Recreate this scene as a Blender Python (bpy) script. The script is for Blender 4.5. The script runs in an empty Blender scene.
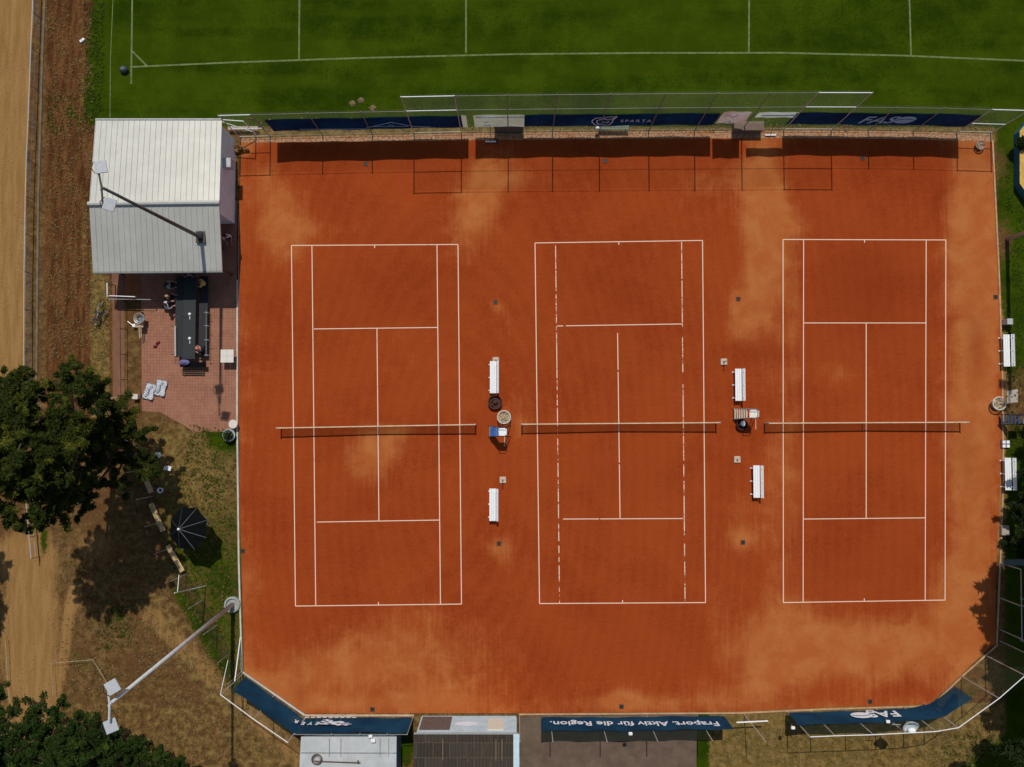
import bpy, bmesh, math, random
import numpy as np
from mathutils import Vector, Matrix, Euler
R = math.radians
random.seed(7); np.random.seed(7)
scene = bpy.context.scene
COL = scene.collection

# ------------------------------------------------------------------ camera
F = 828.0; H = 54.6; CX, CY = 512.0, 383.5; NX, NY = 508.0, 415.0
rot = Euler((math.atan((NY-CY)/F), -math.atan((NX-CX)/F)*-1*-1, 0), 'XYZ')
RM = rot.to_matrix()
cam_d = bpy.data.cameras.new('camera'); cam = bpy.data.objects.new('camera', cam_d); COL.objects.link(cam)
cam.location = (0, 0, H); cam.rotation_euler = rot
cam_d.sensor_width = 36; cam_d.lens = F*36/1024; cam_d.clip_end = 3000; cam_d.clip_start = .5
scene.camera = cam
def W(px, py, z=0.0):
    d = RM @ Vector(((px-CX)/F, -(py-CY)/F, -1.0))
    t = (z-H)/d.z
    return Vector((d.x*t, d.y*t, z))

# ------------------------------------------------------------------ tags
def tag(o, label=None, cat=None, group=None, kind=None):
    if label: o['label'] = label
    if cat: o['category'] = cat
    if group: o['group'] = group
    if kind: o['kind'] = kind
    return o
def thing(name, label, cat, loc=(0,0,0), rz=0, group=None):
    o = bpy.data.objects.new(name, None); COL.objects.link(o)
    o.location = loc; o.rotation_euler = (0,0,rz); o.empty_display_size = .3
    return tag(o, label, cat, group)
SPLIT_NAMES={'rail','bearer','armrest','arm','brace','beam','lightning_rod','roof_seam','bracket','pole','rim','prop','block','bottle','board','pedals','step','crest_mark'}
def link(name, bm, m, parent=None, world=False, smooth=False):
    """one mesh object per piece for parts whose pieces stand apart"""
    if name in SPLIT_NAMES:
        seen=set(); groups=[]
        for v in bm.verts:
            if v in seen: continue
            st=[v]; seen.add(v); g=[]
            while st:
                x=st.pop(); g.append(x)
                for e in x.link_edges:
                    y=e.other_vert(x)
                    if y not in seen: seen.add(y); st.append(y)
            groups.append(g)
        if len(groups)>1:
            last=None; bm.verts.index_update()
            idx=[set(v.index for v in g) for g in groups]
            for ids in idx:
                b2=bm.copy(); b2.verts.ensure_lookup_table(); b2.verts.index_update()
                bmesh.ops.delete(b2,geom=[v for v in b2.verts if v.index not in ids],context='VERTS')
                last=link_one(name,b2,m,parent,world,smooth)
            bm.free(); return last
    return link_one(name,bm,m,parent,world,smooth)
def link_one(name, bm, m, parent=None, world=False, smooth=False):
    """link a bmesh as one mesh object; world=True: coordinates are world ones"""
    me = bpy.data.meshes.new(name)
    if parent is not None and world:
        bmesh.ops.translate(bm, verts=bm.verts, vec=-Vector(parent.location))
    bm.to_mesh(me); bm.free()
    ms = m if isinstance(m, (list,tuple)) else [m]
    for q in ms: me.materials.append(q)
    if smooth:
        for p in me.polygons: p.use_smooth = True
    o = bpy.data.objects.new(name, me); COL.objects.link(o)
    if parent is not None: o.parent = parent
    return o
def copy_tree(o, parent=None):
    c = o.copy(); COL.objects.link(c)
    if parent is not None: c.parent = parent
    for ch in list(o.children): copy_tree(ch, c)
    return c
def place(proto, used, loc, rz, label, group=None):
    o = proto if not used[0] else copy_tree(proto)
    used[0] = True
    o.location = loc; o.rotation_euler = (0,0,rz); o['label'] = label
    if group: o['group'] = group
    return o

# ------------------------------------------------------------------ mesh helpers
def B(): return bmesh.new()
def box(bm, c, s, rz=0, rx=0, ry=0, mi=0, bev=0):
    M = Matrix.Translation(Vector(c)) @ Euler((rx,ry,rz)).to_matrix().to_4x4() @ Matrix.Diagonal((s[0],s[1],s[2],1))
    r = bmesh.ops.create_cube(bm, size=1, matrix=M)
    fs = set(f for v in r['verts'] for f in v.link_faces)
    for f in fs: f.material_index = mi
    if bev:
        es = set(e for v in r['verts'] for e in v.link_edges)
        bmesh.ops.bevel(bm, geom=list(es), offset=bev, segments=1, affect='EDGES')
    return bm
def tube(bm, a, b, r0, r1=None, n=8, cap=True):
    a = Vector(a); b = Vector(b); r1 = r0 if r1 is None else r1
    d = (b-a)
    if d.length < 1e-6: return bm
    q = d.to_track_quat('Z','Y').to_matrix()
    A=[];C=[]
    for i in range(n):
        t = 2*math.pi*i/n; u = q @ Vector((math.cos(t), math.sin(t), 0))
        A.append(bm.verts.new(a+u*r0)); C.append(bm.verts.new(b+u*r1))
    for i in range(n):
        j=(i+1)%n; bm.faces.new((A[i],A[j],C[j],C[i]))
    if cap:
        bm.faces.new(A[::-1]); bm.faces.new(C)
    return bm
def path_tube(bm, pts, r, n=6):
    P=[Vector(p) for p in pts]; rows=[]
    for i,p in enumerate(P):
        d=(P[min(i+1,len(P)-1)]-P[max(i-1,0)]).normalized(); q=d.to_track_quat('Z','Y').to_matrix()
        rows.append([bm.verts.new(p+q@Vector((r*math.cos(2*math.pi*k/n),r*math.sin(2*math.pi*k/n),0))) for k in range(n)])
    for a,b in zip(rows,rows[1:]):
        for k in range(n): bm.faces.new((a[k],a[(k+1)%n],b[(k+1)%n],b[k]))
    bm.faces.new(rows[0][::-1]); bm.faces.new(rows[-1])
    return bm
def ring(bm, c, R0, r, n=20, m=6, nrm=(0,0,1)):
    q = Vector(nrm).to_track_quat('Z','Y').to_matrix(); c=Vector(c)
    V=[]
    for i in range(n):
        t=2*math.pi*i/n; row=[]
        for j in range(m):
            p=2*math.pi*j/m
            v=Vector(((R0+r*math.cos(p))*math.cos(t),(R0+r*math.cos(p))*math.sin(t), r*math.sin(p)))
            row.append(bm.verts.new(c+q@v))
        V.append(row)
    for i in range(n):
        for j in range(m):
            bm.faces.new((V[i][j],V[(i+1)%n][j],V[(i+1)%n][(j+1)%m],V[i][(j+1)%m]))
    return bm
def lathe(bm, c, prof, n=16, close=True):
    c=Vector(c); rows=[]
    for (r,z) in prof:
        rows.append([bm.verts.new(c+Vector((r*math.cos(2*math.pi*i/n), r*math.sin(2*math.pi*i/n), z))) for i in range(n)])
    for a,b in zip(rows,rows[1:]):
        for i in range(n):
            j=(i+1)%n; bm.faces.new((a[i],a[j],b[j],b[i]))
    if close:
        bm.faces.new(rows[0][::-1]); bm.faces.new(rows[-1])
    return bm
def prism(bm, pts, z0, z1):
    """pts: list of (x,y) counter-clockwise or not"""
    a=[bm.verts.new((p[0],p[1],z0)) for p in pts]; b=[bm.verts.new((p[0],p[1],z1)) for p in pts]
    n=len(pts)
    bm.faces.new(a[::-1]); bm.faces.new(b)
    for i in range(n):
        j=(i+1)%n; bm.faces.new((a[i],a[j],b[j],b[i]))
    bmesh.ops.recalc_face_normals(bm, faces=bm.faces)
    return bm
def quad(bm, a,b,c,d):
    return bm.faces.new([bm.verts.new(p) for p in (a,b,c,d)])
def strip(bm, pts, w, z, z0=None):
    """flat (or kerb-like when z0 given) strip of width w along pts"""
    P=[Vector((p[0],p[1],0)) for p in pts]; L=[];Rr=[]
    for i,p in enumerate(P):
        d=(P[min(i+1,len(P)-1)]-P[max(i-1,0)]).normalized(); nrm=Vector((-d.y,d.x,0))*w/2
        L.append(p+nrm); Rr.append(p-nrm)
    if z0 is None:
        vl=[bm.verts.new((v.x,v.y,z)) for v in L]; vr=[bm.verts.new((v.x,v.y,z)) for v in Rr]
        for i in range(len(P)-1): bm.faces.new((vr[i],vr[i+1],vl[i+1],vl[i]))
    else:
        rows=[]
        for l,r in zip(L,Rr):
            rows.append([bm.verts.new((l.x,l.y,z0)),bm.verts.new((l.x,l.y,z)),bm.verts.new((r.x,r.y,z)),bm.verts.new((r.x,r.y,z0))])
        for a,b in zip(rows,rows[1:]):
            for k in range(3): bm.faces.new((a[k],a[k+1],b[k+1],b[k]))
        bm.faces.new(rows[0][::-1]); bm.faces.new(rows[-1])
        bmesh.ops.recalc_face_normals(bm, faces=bm.faces)
    return bm

# ------------------------------------------------------------------ materials
MATS={}
def s2l(c): return tuple(((x/255)/12.92 if x/255<=.04045 else ((x/255+.055)/1.055)**2.4) for x in c)
def mat(name, col, rough=.7, var=.15, scale=6, metal=0, bump=0, alpha=None, spec=.3):
    if name in MATS: return MATS[name]
    m=bpy.data.materials.new(name); m.use_nodes=True; nt=m.node_tree; N=nt.nodes; L=nt.links
    b=N['Principled BSDF']; b.inputs['Roughness'].default_value=rough; b.inputs['Metallic'].default_value=metal
    b.inputs['Specular IOR Level'].default_value=spec
    tc=N.new('ShaderNodeTexCoord'); ns=N.new('ShaderNodeTexNoise'); ns.inputs['Scale'].default_value=scale
    ns.inputs['Detail'].default_value=6; ns.inputs['Roughness'].default_value=.65
    L.new(tc.outputs['Object'], ns.inputs['Vector'])
    mx=N.new('ShaderNodeMix'); mx.data_type='RGBA'
    mx.inputs[6].default_value=(*[c*(1-var) for c in col],1); mx.inputs[7].default_value=(*[min(1,c*(1+var)) for c in col],1)
    mr=N.new('ShaderNodeMapRange'); mr.inputs[1].default_value=.3; mr.inputs[2].default_value=.7
    L.new(ns.outputs['Fac'], mr.inputs[0]); L.new(mr.outputs[0], mx.inputs[0]); L.new(mx.outputs[2], b.inputs['Base Color'])
    if bump:
        bp=N.new('ShaderNodeBump'); bp.inputs['Strength'].default_value=bump; bp.inputs['Distance'].default_value=.02
        L.new(ns.outputs['Fac'], bp.inputs['Height']); L.new(bp.outputs[0], b.inputs['Normal'])
    if alpha is not None:
        tr=N.new('ShaderNodeBsdfTransparent'); ms=N.new('ShaderNodeMixShader'); ms.inputs[0].default_value=alpha
        out=[n for n in N if n.type=='OUTPUT_MATERIAL'][0]
        L.new(tr.outputs[0], ms.inputs[1]); L.new(b.outputs[0], ms.inputs[2]); L.new(ms.outputs[0], out.inputs['Surface'])
    MATS[name]=m; return m
def nnoise(N,L,vec,scale,detail=6,rough=.6,dist=0):
    n=N.new('ShaderNodeTexNoise'); n.inputs['Scale'].default_value=scale; n.inputs['Detail'].default_value=detail
    n.inputs['Roughness'].default_value=rough; n.inputs['Distortion'].default_value=dist; L.new(vec,n.inputs['Vector']); return n.outputs['Fac']
def nmap(N,L,vec,sc,loc=(0,0,0)):
    m=N.new('ShaderNodeMapping'); m.inputs['Scale'].default_value=sc; m.inputs['Location'].default_value=loc; L.new(vec,m.inputs['Vector']); return m.outputs[0]
def nrange(N,L,v,a,b,c=0,d=1,smooth=True):
    m=N.new('ShaderNodeMapRange'); m.interpolation_type='SMOOTHSTEP' if smooth else 'LINEAR'
    for i,x in zip((1,2,3,4),(a,b,c,d)): m.inputs[i].default_value=x
    L.new(v,m.inputs[0]); return m.outputs[0]
def nmath(N,L,op,a,b=None):
    m=N.new('ShaderNodeMath'); m.operation=op
    for i,x in enumerate((a,b)):
        if x is None: continue
        if isinstance(x,(int,float)): m.inputs[i].default_value=x
        else: L.new(x,m.inputs[i])
    return m.outputs[0]
def nmix(N,L,f,a,b,mode='MIX'):
    m=N.new('ShaderNodeMix'); m.data_type='RGBA'; m.blend_type=mode
    for i,x in ((0,f),(6,a),(7,b)):
        if isinstance(x,(int,float)): m.inputs[i].default_value=x
        elif isinstance(x,tuple): m.inputs[i].default_value=(*x,1)
        else: L.new(x,m.inputs[i])
    return m.outputs[2]
def newmat(name, rough=.95, spec=.1):
    m=bpy.data.materials.new(name); m.use_nodes=True; nt=m.node_tree
    b=nt.nodes['Principled BSDF']; b.inputs['Roughness'].default_value=rough; b.inputs['Specular IOR Level'].default_value=spec
    tc=nt.nodes.new('ShaderNodeTexCoord')
    return m, nt.nodes, nt.links, b, tc.outputs['Object']
def nbump(N,L,b,h,st,dist):
    bp=N.new('ShaderNodeBump'); bp.inputs['Strength'].default_value=st; bp.inputs['Distance'].default_value=dist
    L.new(h,bp.inputs['Height']); L.new(bp.outputs[0],b.inputs['Normal'])

GREEN_D=(.020,.040,.0015); GREEN_L=(.052,.084,.0035)
def ground_mat():
    m,N,L,b,v=newmat('ground_cover',1,0)
    at=N.new('ShaderNodeAttribute'); at.attribute_name='cover'
    sp=N.new('ShaderNodeSeparateColor'); L.new(at.outputs['Color'],sp.inputs[0])
    g,sand,soil,straw=sp.outputs[0],sp.outputs[1],sp.outputs[2],at.outputs['Alpha']
    n1=nnoise(N,L,v,.35,8,.65); n2=nnoise(N,L,v,2.2,8,.7); n3=nnoise(N,L,v,14,4,.6); n4=nnoise(N,L,v,5,8,.75)
    nst=nnoise(N,L,nmap(N,L,v,(2.2,.35,1)),1.2,8,.7,.3); nst2=nnoise(N,L,nmap(N,L,v,(1.2,.12,1)),2.5,6,.6)
    # bare, dry ground with old grass
    base=nmix(N,L,nrange(N,L,n2,.35,.72),(.080,.042,.015),(.225,.130,.048))
    base=nmix(N,L,nrange(N,L,n1,.45,.7),base,(.115,.052,.020))
    base=nmix(N,L,nrange(N,L,n3,.55,.72,0,.55),base,(.045,.035,.010))
    base=nmix(N,L,nrange(N,L,n4,.50,.66,0,.8),base,(.055,.030,.011)); base=nmix(N,L,nrange(N,L,n4,.44,.34,0,.45),base,(.21,.125,.045))
    soilc=nmix(N,L,nrange(N,L,nst,.36,.64),(.060,.020,.008),(.165,.072,.026))
    soilc=nmix(N,L,nrange(N,L,n4,.42,.66,0,.75),soilc,(.045,.020,.007))
    soilc=nmix(N,L,nrange(N,L,n2,.56,.72,0,.7),soilc,(.20,.115,.042))
    soilc=nmix(N,L,nrange(N,L,n3,.5,.75,0,.7),soilc,(.25,.13,.05))
    strawc=nmix(N,L,nrange(N,L,n2,.35,.65),(.105,.070,.018),(.235,.150,.050))
    strawc=nmix(N,L,nrange(N,L,n4,.5,.7,0,.6),strawc,(.070,.062,.012))
    strawc=nmix(N,L,nrange(N,L,n3,.55,.75,0,.5),strawc,(.06,.05,.015))
    sandc=nmix(N,L,nrange(N,L,nst2,.35,.68),(.255,.135,.044),(.330,.185,.068))
    sandc=nmix(N,L,nrange(N,L,n3,.45,.8,0,.35),sandc,(.20,.11,.04)); sandc=nmix(N,L,nrange(N,L,n4,.5,.68,0,.35),sandc,(.17,.085,.03))
    gr=nmix(N,L,nrange(N,L,n1,.38,.66),GREEN_D,GREEN_L)
    gr=nmix(N,L,nrange(N,L,n3,.35,.75,0,.7),gr,(.012,.028,.001))
    gr=nmix(N,L,nrange(N,L,n4,.52,.40,0,.55),gr,(.010,.024,.001))
    gr=nmix(N,L,nrange(N,L,nnoise(N,L,nmap(N,L,v,(.12,1.1,1)),.5,3,.5),.4,.6,0,.35),gr,(.055,.085,.003))
    gr=nmix(N,L,nrange(N,L,n2,.50,.74,0,.45),gr,(.060,.062,.006))
    gr=nmix(N,L,nrange(N,L,n4,.45,.75,0,.5),gr,(.022,.030,.002))
    def msk(w,nf,amt=.55):
        a=nmath(N,L,'SUBTRACT',nf,.5); a=nmath(N,L,'MULTIPLY',a,amt*2.2); a=nmath(N,L,'ADD',a,w)
        a=nmath(N,L,'ADD',a,nmath(N,L,'MULTIPLY',nmath(N,L,'SUBTRACT',n4,.5),.7))
        return nrange(N,L,a,.33,.67)
    c=nmix(N,L,msk(soil,nst),base,soilc); c=nmix(N,L,msk(straw,n2),c,strawc)
    c=nmix(N,L,msk(sand,nst,.35),c,sandc); c=nmix(N,L,msk(g,n2,.5),c,gr)
    L.new(c,b.inputs['Base Color']); nbump(N,L,b,n3,.5,.06)
    return m
def clay_mat():
    m,N,L,b,v=newmat('red_clay',1,.02)
    at=N.new('ShaderNodeAttribute'); at.attribute_name='dry'
    sp=N.new('ShaderNodeSeparateColor'); L.new(at.outputs['Color'],sp.inputs[0]); dry=sp.outputs[0]; bright=sp.outputs[1]
    n0=nnoise(N,L,v,.16,4,.5); n1=nnoise(N,L,v,.6,8,.62,.4); n2=nnoise(N,L,v,4,8,.7); n3=nnoise(N,L,v,26,3,.6)
    sw=nnoise(N,L,nmap(N,L,v,(2.6,.16,1)),2,5,.6); sw2=nnoise(N,L,nmap(N,L,v,(.2,2.4,1)),2,5,.6)
    n5=nnoise(N,L,v,9,5,.75); rad=nmap(N,L,v,(1,1,1))
    wv=N.new('ShaderNodeTexWave'); wv.wave_type='RINGS'; wv.rings_direction='Z'; wv.inputs['Scale'].default_value=.9; wv.inputs['Distortion'].default_value=6; wv.inputs['Detail'].default_value=4; wv.inputs['Detail Scale'].default_value=.35
    L.new(nmap(N,L,v,(.5,.22,1),(2.0,1.0,0)),wv.inputs['Vector'])
    c=nmix(N,L,nrange(N,L,n0,.35,.65),(.235,.034,.0068),(.292,.049,.0100))
    c=nmix(N,L,nrange(N,L,n1,.40,.72,0,.6),c,(.325,.056,.0115))
    c=nmix(N,L,nrange(N,L,n2,.36,.70,0,.38),c,(.360,.066,.015))
    c=nmix(N,L,nrange(N,L,sw,.52,.72,0,.26),c,(.36,.066,.015))
    c=nmix(N,L,nrange(N,L,sw2,.52,.72,0,.22),c,(.20,.026,.0055))
    c=nmix(N,L,nmath(N,L,'MULTIPLY',wv.outputs['Fac'],.16),c,(.37,.072,.017))
    a=nmath(N,L,'ADD',dry,nmath(N,L,'MULTIPLY',nmath(N,L,'SUBTRACT',n1,.5),.70))
    a=nmath(N,L,'ADD',a,nmath(N,L,'MULTIPLY',nmath(N,L,'SUBTRACT',n2,.5),.16))
    a=nmath(N,L,'ADD',a,nmath(N,L,'MULTIPLY',nmath(N,L,'SUBTRACT',sw,.5),.60))
    a=nmath(N,L,'ADD',a,nmath(N,L,'MULTIPLY',nmath(N,L,'SUBTRACT',n5,.5),.22))
    dc=nmix(N,L,nrange(N,L,n1,.35,.7),(.390,.104,.026),(.440,.148,.042))
    c=nmix(N,L,nrange(N,L,a,.18,1.0,0,.97),c,dc)
    c=nmix(N,L,nrange(N,L,n5,.50,.74,0,.24),c,(.46,.125,.042))
    c=nmix(N,L,nrange(N,L,n5,.50,.30,0,.26),c,(.17,.022,.005))
    c=nmix(N,L,nmath(N,L,'MULTIPLY',bright,.9),c,(.200,.028,.006))
    L.new(c,b.inputs['Base Color']); nbump(N,L,b,n2,.25,.03)
    return m
def brick_mat():
    m,N,L,b,v=newmat('terrace_pavers',.85)
    bt=N.new('ShaderNodeTexBrick'); L.new(v,bt.inputs['Vector']); bt.inputs['Scale'].default_value=1
    bt.offset=0; bt.inputs['Brick Width'].default_value=.2; bt.inputs['Row Height'].default_value=.2; bt.inputs['Mortar Size'].default_value=.010
    bt.inputs['Color1'].default_value=(.330,.150,.092,1); bt.inputs['Color2'].default_value=(.270,.122,.076,1); bt.inputs['Mortar'].default_value=(.185,.080,.050,1)
    n=nnoise(N,L,v,.8,6); c=nmix(N,L,nrange(N,L,n,.42,.7,0,.6),bt.outputs['Color'],(.36,.175,.105))
    L.new(c,b.inputs['Base Color']); return m
def line_mat(name,wear):
    m,N,L,b,v=newmat(name,.8)
    n=nnoise(N,L,v,3.5,6,.7); n4=nnoise(N,L,v,.9,4,.6)
    s=nmath(N,L,'ADD',nmath(N,L,'MULTIPLY',n,.5),nmath(N,L,'MULTIPLY',n4,.5))
    c=nmix(N,L,nrange(N,L,s,wear,wear+.09),(.80,.57,.42),(.30,.055,.013))
    L.new(c,b.inputs['Base Color']); return m
def roof_mat(name,c0,c1,stain,rows=None):
    m,N,L,b,v=newmat(name,.38,.5); b.inputs['Metallic'].default_value=.22 if name=='white_roof_metal' else .0
    n=nnoise(N,L,v,.7,8,.7); n2=nnoise(N,L,nmap(N,L,v,(6,.6,1)),1.5,6,.7)
    c=nmix(N,L,nrange(N,L,n,.35,.7),c0,c1); c=nmix(N,L,nrange(N,L,n2,.55,.8,0,.5),c,stain)
    L.new(c,b.inputs['Base Color']); return m
def leaf_mat(name,a,bb,c2):
    m,N,L,b,v=newmat(name,.7,.08)
    oi=N.new('ShaderNodeNewGeometry')
    r=oi.outputs['Random Per Island']; n=nnoise(N,L,v,.9,4)
    c=nmix(N,L,r,a,bb); c=nmix(N,L,nrange(N,L,n,.5,.72,0,.8),c,c2); L.new(c,b.inputs['Base Color']); return m
def banner_mat(name,c0,c1):
    m,N,L,b,v=newmat(name,.7,.06)
    n=nnoise(N,L,nmap(N,L,v,(.5,.5,.5)),.9,5,.6); n2=nnoise(N,L,v,5,5,.6)
    c=nmix(N,L,nrange(N,L,n,.35,.7),c0,c1); L.new(c,b.inputs['Base Color'])
    nbump(N,L,b,n,.4,.15); return m

white=mat('white_paint',(.80,.80,.78),.45,.06,5)
galv=mat('galvanised_steel',(.50,.50,.47),.4,.2,8,.3)
galvd=mat('dull_steel',(.24,.24,.23),.5,.25,8,.2)
darkm=mat('dark_metal',(.020,.022,.024),.5,.3,8)
blackc=mat('black_cloth',(.004,.0045,.005),.9,.3,6,spec=.05)
tablem=mat('dark_table_board',(.024,.028,.031),.6,.2,5)
woodl=mat('light_wood',(.62,.42,.20),.6,.25,9)
wood_d=mat('dark_wood',(.10,.055,.03),.7,.3,9)
concr=mat('concrete',(.40,.34,.27),.9,.2,3,bump=.3)
concd=mat('old_concrete',(.125,.082,.056),.9,.25,1.3,bump=.3)
kerbm=mat('pale_kerb',(.52,.36,.24),.9,.3,2)
netm=mat('fence_netting',(.36,.45,.25),.7,.2,1,alpha=.045); netn=mat('pale_fence_netting',(.62,.80,.50),.7,.2,1,alpha=.15)
netdark=mat('dark_netting',(.02,.04,.015),.7,.2,1,alpha=.22)
tnet=mat('tennis_net',(.015,.015,.015),.8,.2,2,alpha=.42)
bandm=mat('net_band',(.62,.47,.30),.8,.2,2)
bluec=mat('blue_cloth',(.04,.19,.55),.6,.3,3)
yellowp=mat('yellow_wood',(.55,.33,.07),.6,.25,4)
tealp=mat('teal_paint',(.035,.115,.16),.6,.2,4)
rust=mat('bark',(.10,.065,.04),.9,.35,4,bump=.5)
wht_txt=mat('white_print',(.74,.80,.84),.6,.08,5)
gry_txt=mat('grey_print',(.36,.62,.80),.6,.08,5)
wallm=mat('rendered_wall',(.70,.78,.78),.85,.1,2)
bluew=mat('pale_blue_panel',(.50,.64,.69),.6,.14,2)
skin=mat('skin',(.42,.22,.14),.6,.08,8)
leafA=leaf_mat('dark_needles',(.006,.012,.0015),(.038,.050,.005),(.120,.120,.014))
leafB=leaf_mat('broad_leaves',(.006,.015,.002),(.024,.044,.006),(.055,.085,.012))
leafD=leaf_mat('dark_leaves',(.006,.012,.003),(.018,.030,.006),(.028,.040,.008))  # dark green leaf colours of the right-hand trees and bushes
leafY=leaf_mat('dry_twigs',(.20,.09,.03),(.42,.24,.11),(.30,.12,.05))

# ------------------------------------------------------------------ interpolation helpers (pixel outlines measured on the ground)
def itp(x, pts): return float(np.interp(x, [p[0] for p in pts],[p[1] for p in pts]))
TOPY=[(238,140),(330,139.5),(480,137.5),(640,136),(800,135.5),(900,136.5),(992,139)]      # clay begins
BOTY=[(243,671),(305,713.5),(520,713),(740,711.5),(824,707.5),(930,704.5),(962,674),(992,645)]
LX=[(140,240.5),(280,239),(420,238.5),(560,240.5),(671,243.5),(714,244)]
RX=[(139,991),(200,994),(280,998),(380,1001),(480,1002),(560,999),(645,995.5)]
FENY=[(236,138),(330,135.5),(480,132.6),(650,131),(800,130),(900,130.8),(996,133.5)]       # foot of the north fence

# ------------------------------------------------------------------ ground sheet
def make_ground():
    step=4.0
    xs=np.arange(-200,1225,step); ys=np.arange(-200,968,step)
    nx,ny=len(xs),len(ys)
    P=[]; cov=[]
    rng=np.random.RandomState(3)
    def sm(d,w): return 1/(1+np.exp(-np.clip(d/w,-30,30)))
    def gb(x,y,cx,cy,rx,ry,a=1): return a*math.exp(-(((x-cx)/rx)**2+((y-cy)/ry)**2))
    def dline(x,y,a,b):
        ax,ay=a;bx,by=b; t=max(0,min(1,((x-ax)*(bx-ax)+(y-ay)*(by-ay))/((bx-ax)**2+(by-ay)**2)))
        return math.hypot(x-ax-t*(bx-ax), y-ay-t*(by-ay))
    def cover(x,y):
        g=s=so=st=0.0
        # football field
        xg=itp(y,[(-200,98),(0,93),(60,88),(115,84),(140,90)])
        if y<150: g=max(g, sm(x-xg,4.5)*sm(127-y,2.0))
        # dry strip between field edge and fence foot
        if 240<x<1000 and 120<y<142: st=max(st, sm(y-126,1.5)*.8)
        # sand track on the left
        xe=itp(y,[(-200,44),(0,33.5),(100,29),(190,26),(380,24)])
        s=max(s, sm(xe-x,.8)*sm(430-y,20))
        # strip of soil between kerb and field / building
        if x>xe: so=max(so, sm(x-46,1.5)*sm(112-x,4)*sm(440-y,15))
        if 40<x<100 and y<300: g=max(g, gb(x,y,70,112,12,10,.55)+gb(x,y,49,130,5,12,.5)+gb(x,y,88,90,10,30,.35))
        if 88<x<112 and 250<y<420: st=max(st,.75)
        st=max(st, gb(x,y,82,80,5,110,.5), gb(x,y,84,230,6,60,.55), gb(x,y,50,250,3,160,.4))
        st=max(st, .62*sm(16-dline(x,y,(150,600),(270,767)),7)*(1 if y>560 else 0))
        # worn path lower left
        s=max(s, gb(x,y,30,640,34,150,.95), gb(x,y,25,560,42,40,.9), gb(x,y,22,760,34,60,.9))
        s=max(s, .70*sm(9-dline(x,y,(74,590),(50,720)),2.5))
        lf=sm(itp(y,[(430,150),(480,150),(545,170),(600,205),(668,236),(700,262),(720,305)])-x,2)
        s=max(s, .55*sm(14-dline(x,y,(150,615),(300,760)),4)*lf)
        s=max(s, gb(x,y,95,545,30,25,.6))
        so=max(so, .7*sm(10-dline(x,y,(185,600),(300,735)),4)*lf, .5*lf*sm(9-dline(x,y,(120,600),(240,767)),4))
        g=max(g, gb(x,y,44,540,5,22,.8), gb(x,y,115,615,26,18,.52), gb(x,y,80,660,20,20,.45), gb(x,y,140,690,16,10,.4))
        # lawn inside the club, left of the clay
        xl=itp(y,[(430,150),(480,150),(545,166),(600,190),(668,224),(690,232)])
        if 405<y<690 and x<300:
            a=sm(x-xl,2)*sm(y-424-max(0,(190-x))*.0,3)
            g=max(g, a*(.44+gb(x,y,222,440,20,14,.5)+gb(x,y,225,590,22,60,.16)+gb(x,y,190,560,26,30,.12)-gb(x,y,185,455,35,22,.45)-gb(x,y,205,490,30,20,.15)))
            st=max(st,a*.6)
        g=max(g, .72*sm(8-dline(x,y,(178,592),(238,690)),2.5)*sm(703-y,3))
        # right side
        if x>992:
            a=sm(x-994-9*sm(y-290,20),2); g=max(g, a*(.68+.12*sm(250-y,30))*1.0)
            g-=gb(x,y,1003,240,10,20,.5)+gb(x,y,1002,165,10,25,.3)
            g-=gb(x,y,1018,400,22,26,.6); s=max(s, .75*sm(1008-x,1.5)*sm(y-290,20)*sm(560-y,10)); st=max(st,.3)
            g=max(0,g)
        # bottom
        if y>700:
            if x<430: st=max(st,.45); g=max(g, gb(x,y,405,745,14,30,.8))
            if x>690: st=max(st,.85); g=max(g, .95*sm(7-abs(x-702),1.2)); 
            s=max(s,gb(x,y,850,760,60,20,.3))
        if x>860 and y>640:
            st*=.75; so=max(so,.75*sm(16-dline(x,y,(860,775),(1010,690)),5)); g=max(g, .9*sm((y-(790-(x-930)*.75)),5), .6*sm(6-dline(x,y,(905,735),(975,690)),3)); 
        return (min(1,max(0,g)),min(1,s),min(1,so),min(1,st))
    bm=B()
    V=[]
    for j,y in enumerate(ys):
        for i,x in enumerate(xs):
            w=W(x,y,0); V.append(bm.verts.new(w)); cov.append(cover(x,y))
    for j in range(ny-1):
        for i in range(nx-1):
            a=j*nx+i; bm.faces.new((V[a+nx],V[a+nx+1],V[a+1],V[a]))
    # outer ring to the horizon
    def bd(i,j,k):
        v=V[j*nx+i]; d=Vector((v.co.x,v.co.y,0)).normalized(); return d
    border=[(i,0) for i in range(nx)]+[(nx-1,j) for j in range(1,ny)]+[(i,ny-1) for i in range(nx-2,-1,-1)]+[(0,j) for j in range(ny-2,0,-1)]
    prev=[V[j*nx+i] for i,j in border]; prevc=[cov[j*nx+i] for i,j in border]
    for mul in (2.0,8.0,40.0):
        cur=[bm.verts.new((V[j*nx+i].co.x*mul,V[j*nx+i].co.y*mul,0)) for i,j in border]; cov+= [(.7,0,0,.3)]*len(cur) if mul>2 else prevc
        n=len(cur)
        for k in range(n): bm.faces.new((prev[k],cur[k],cur[(k+1)%n],prev[(k+1)%n]))
        prev=cur
    bmesh.ops.recalc_face_normals(bm,faces=bm.faces)
    o=link('ground',bm,ground_mat()); tag(o,kind='structure')
    ca=o.data.color_attributes.new('cover','FLOAT_COLOR','POINT')
    ca.data.foreach_set('color', np.array(cov,dtype=np.float32).ravel())
    if o.data.polygons[0].normal.z<0: o.data.flip_normals()
make_ground()

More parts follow.
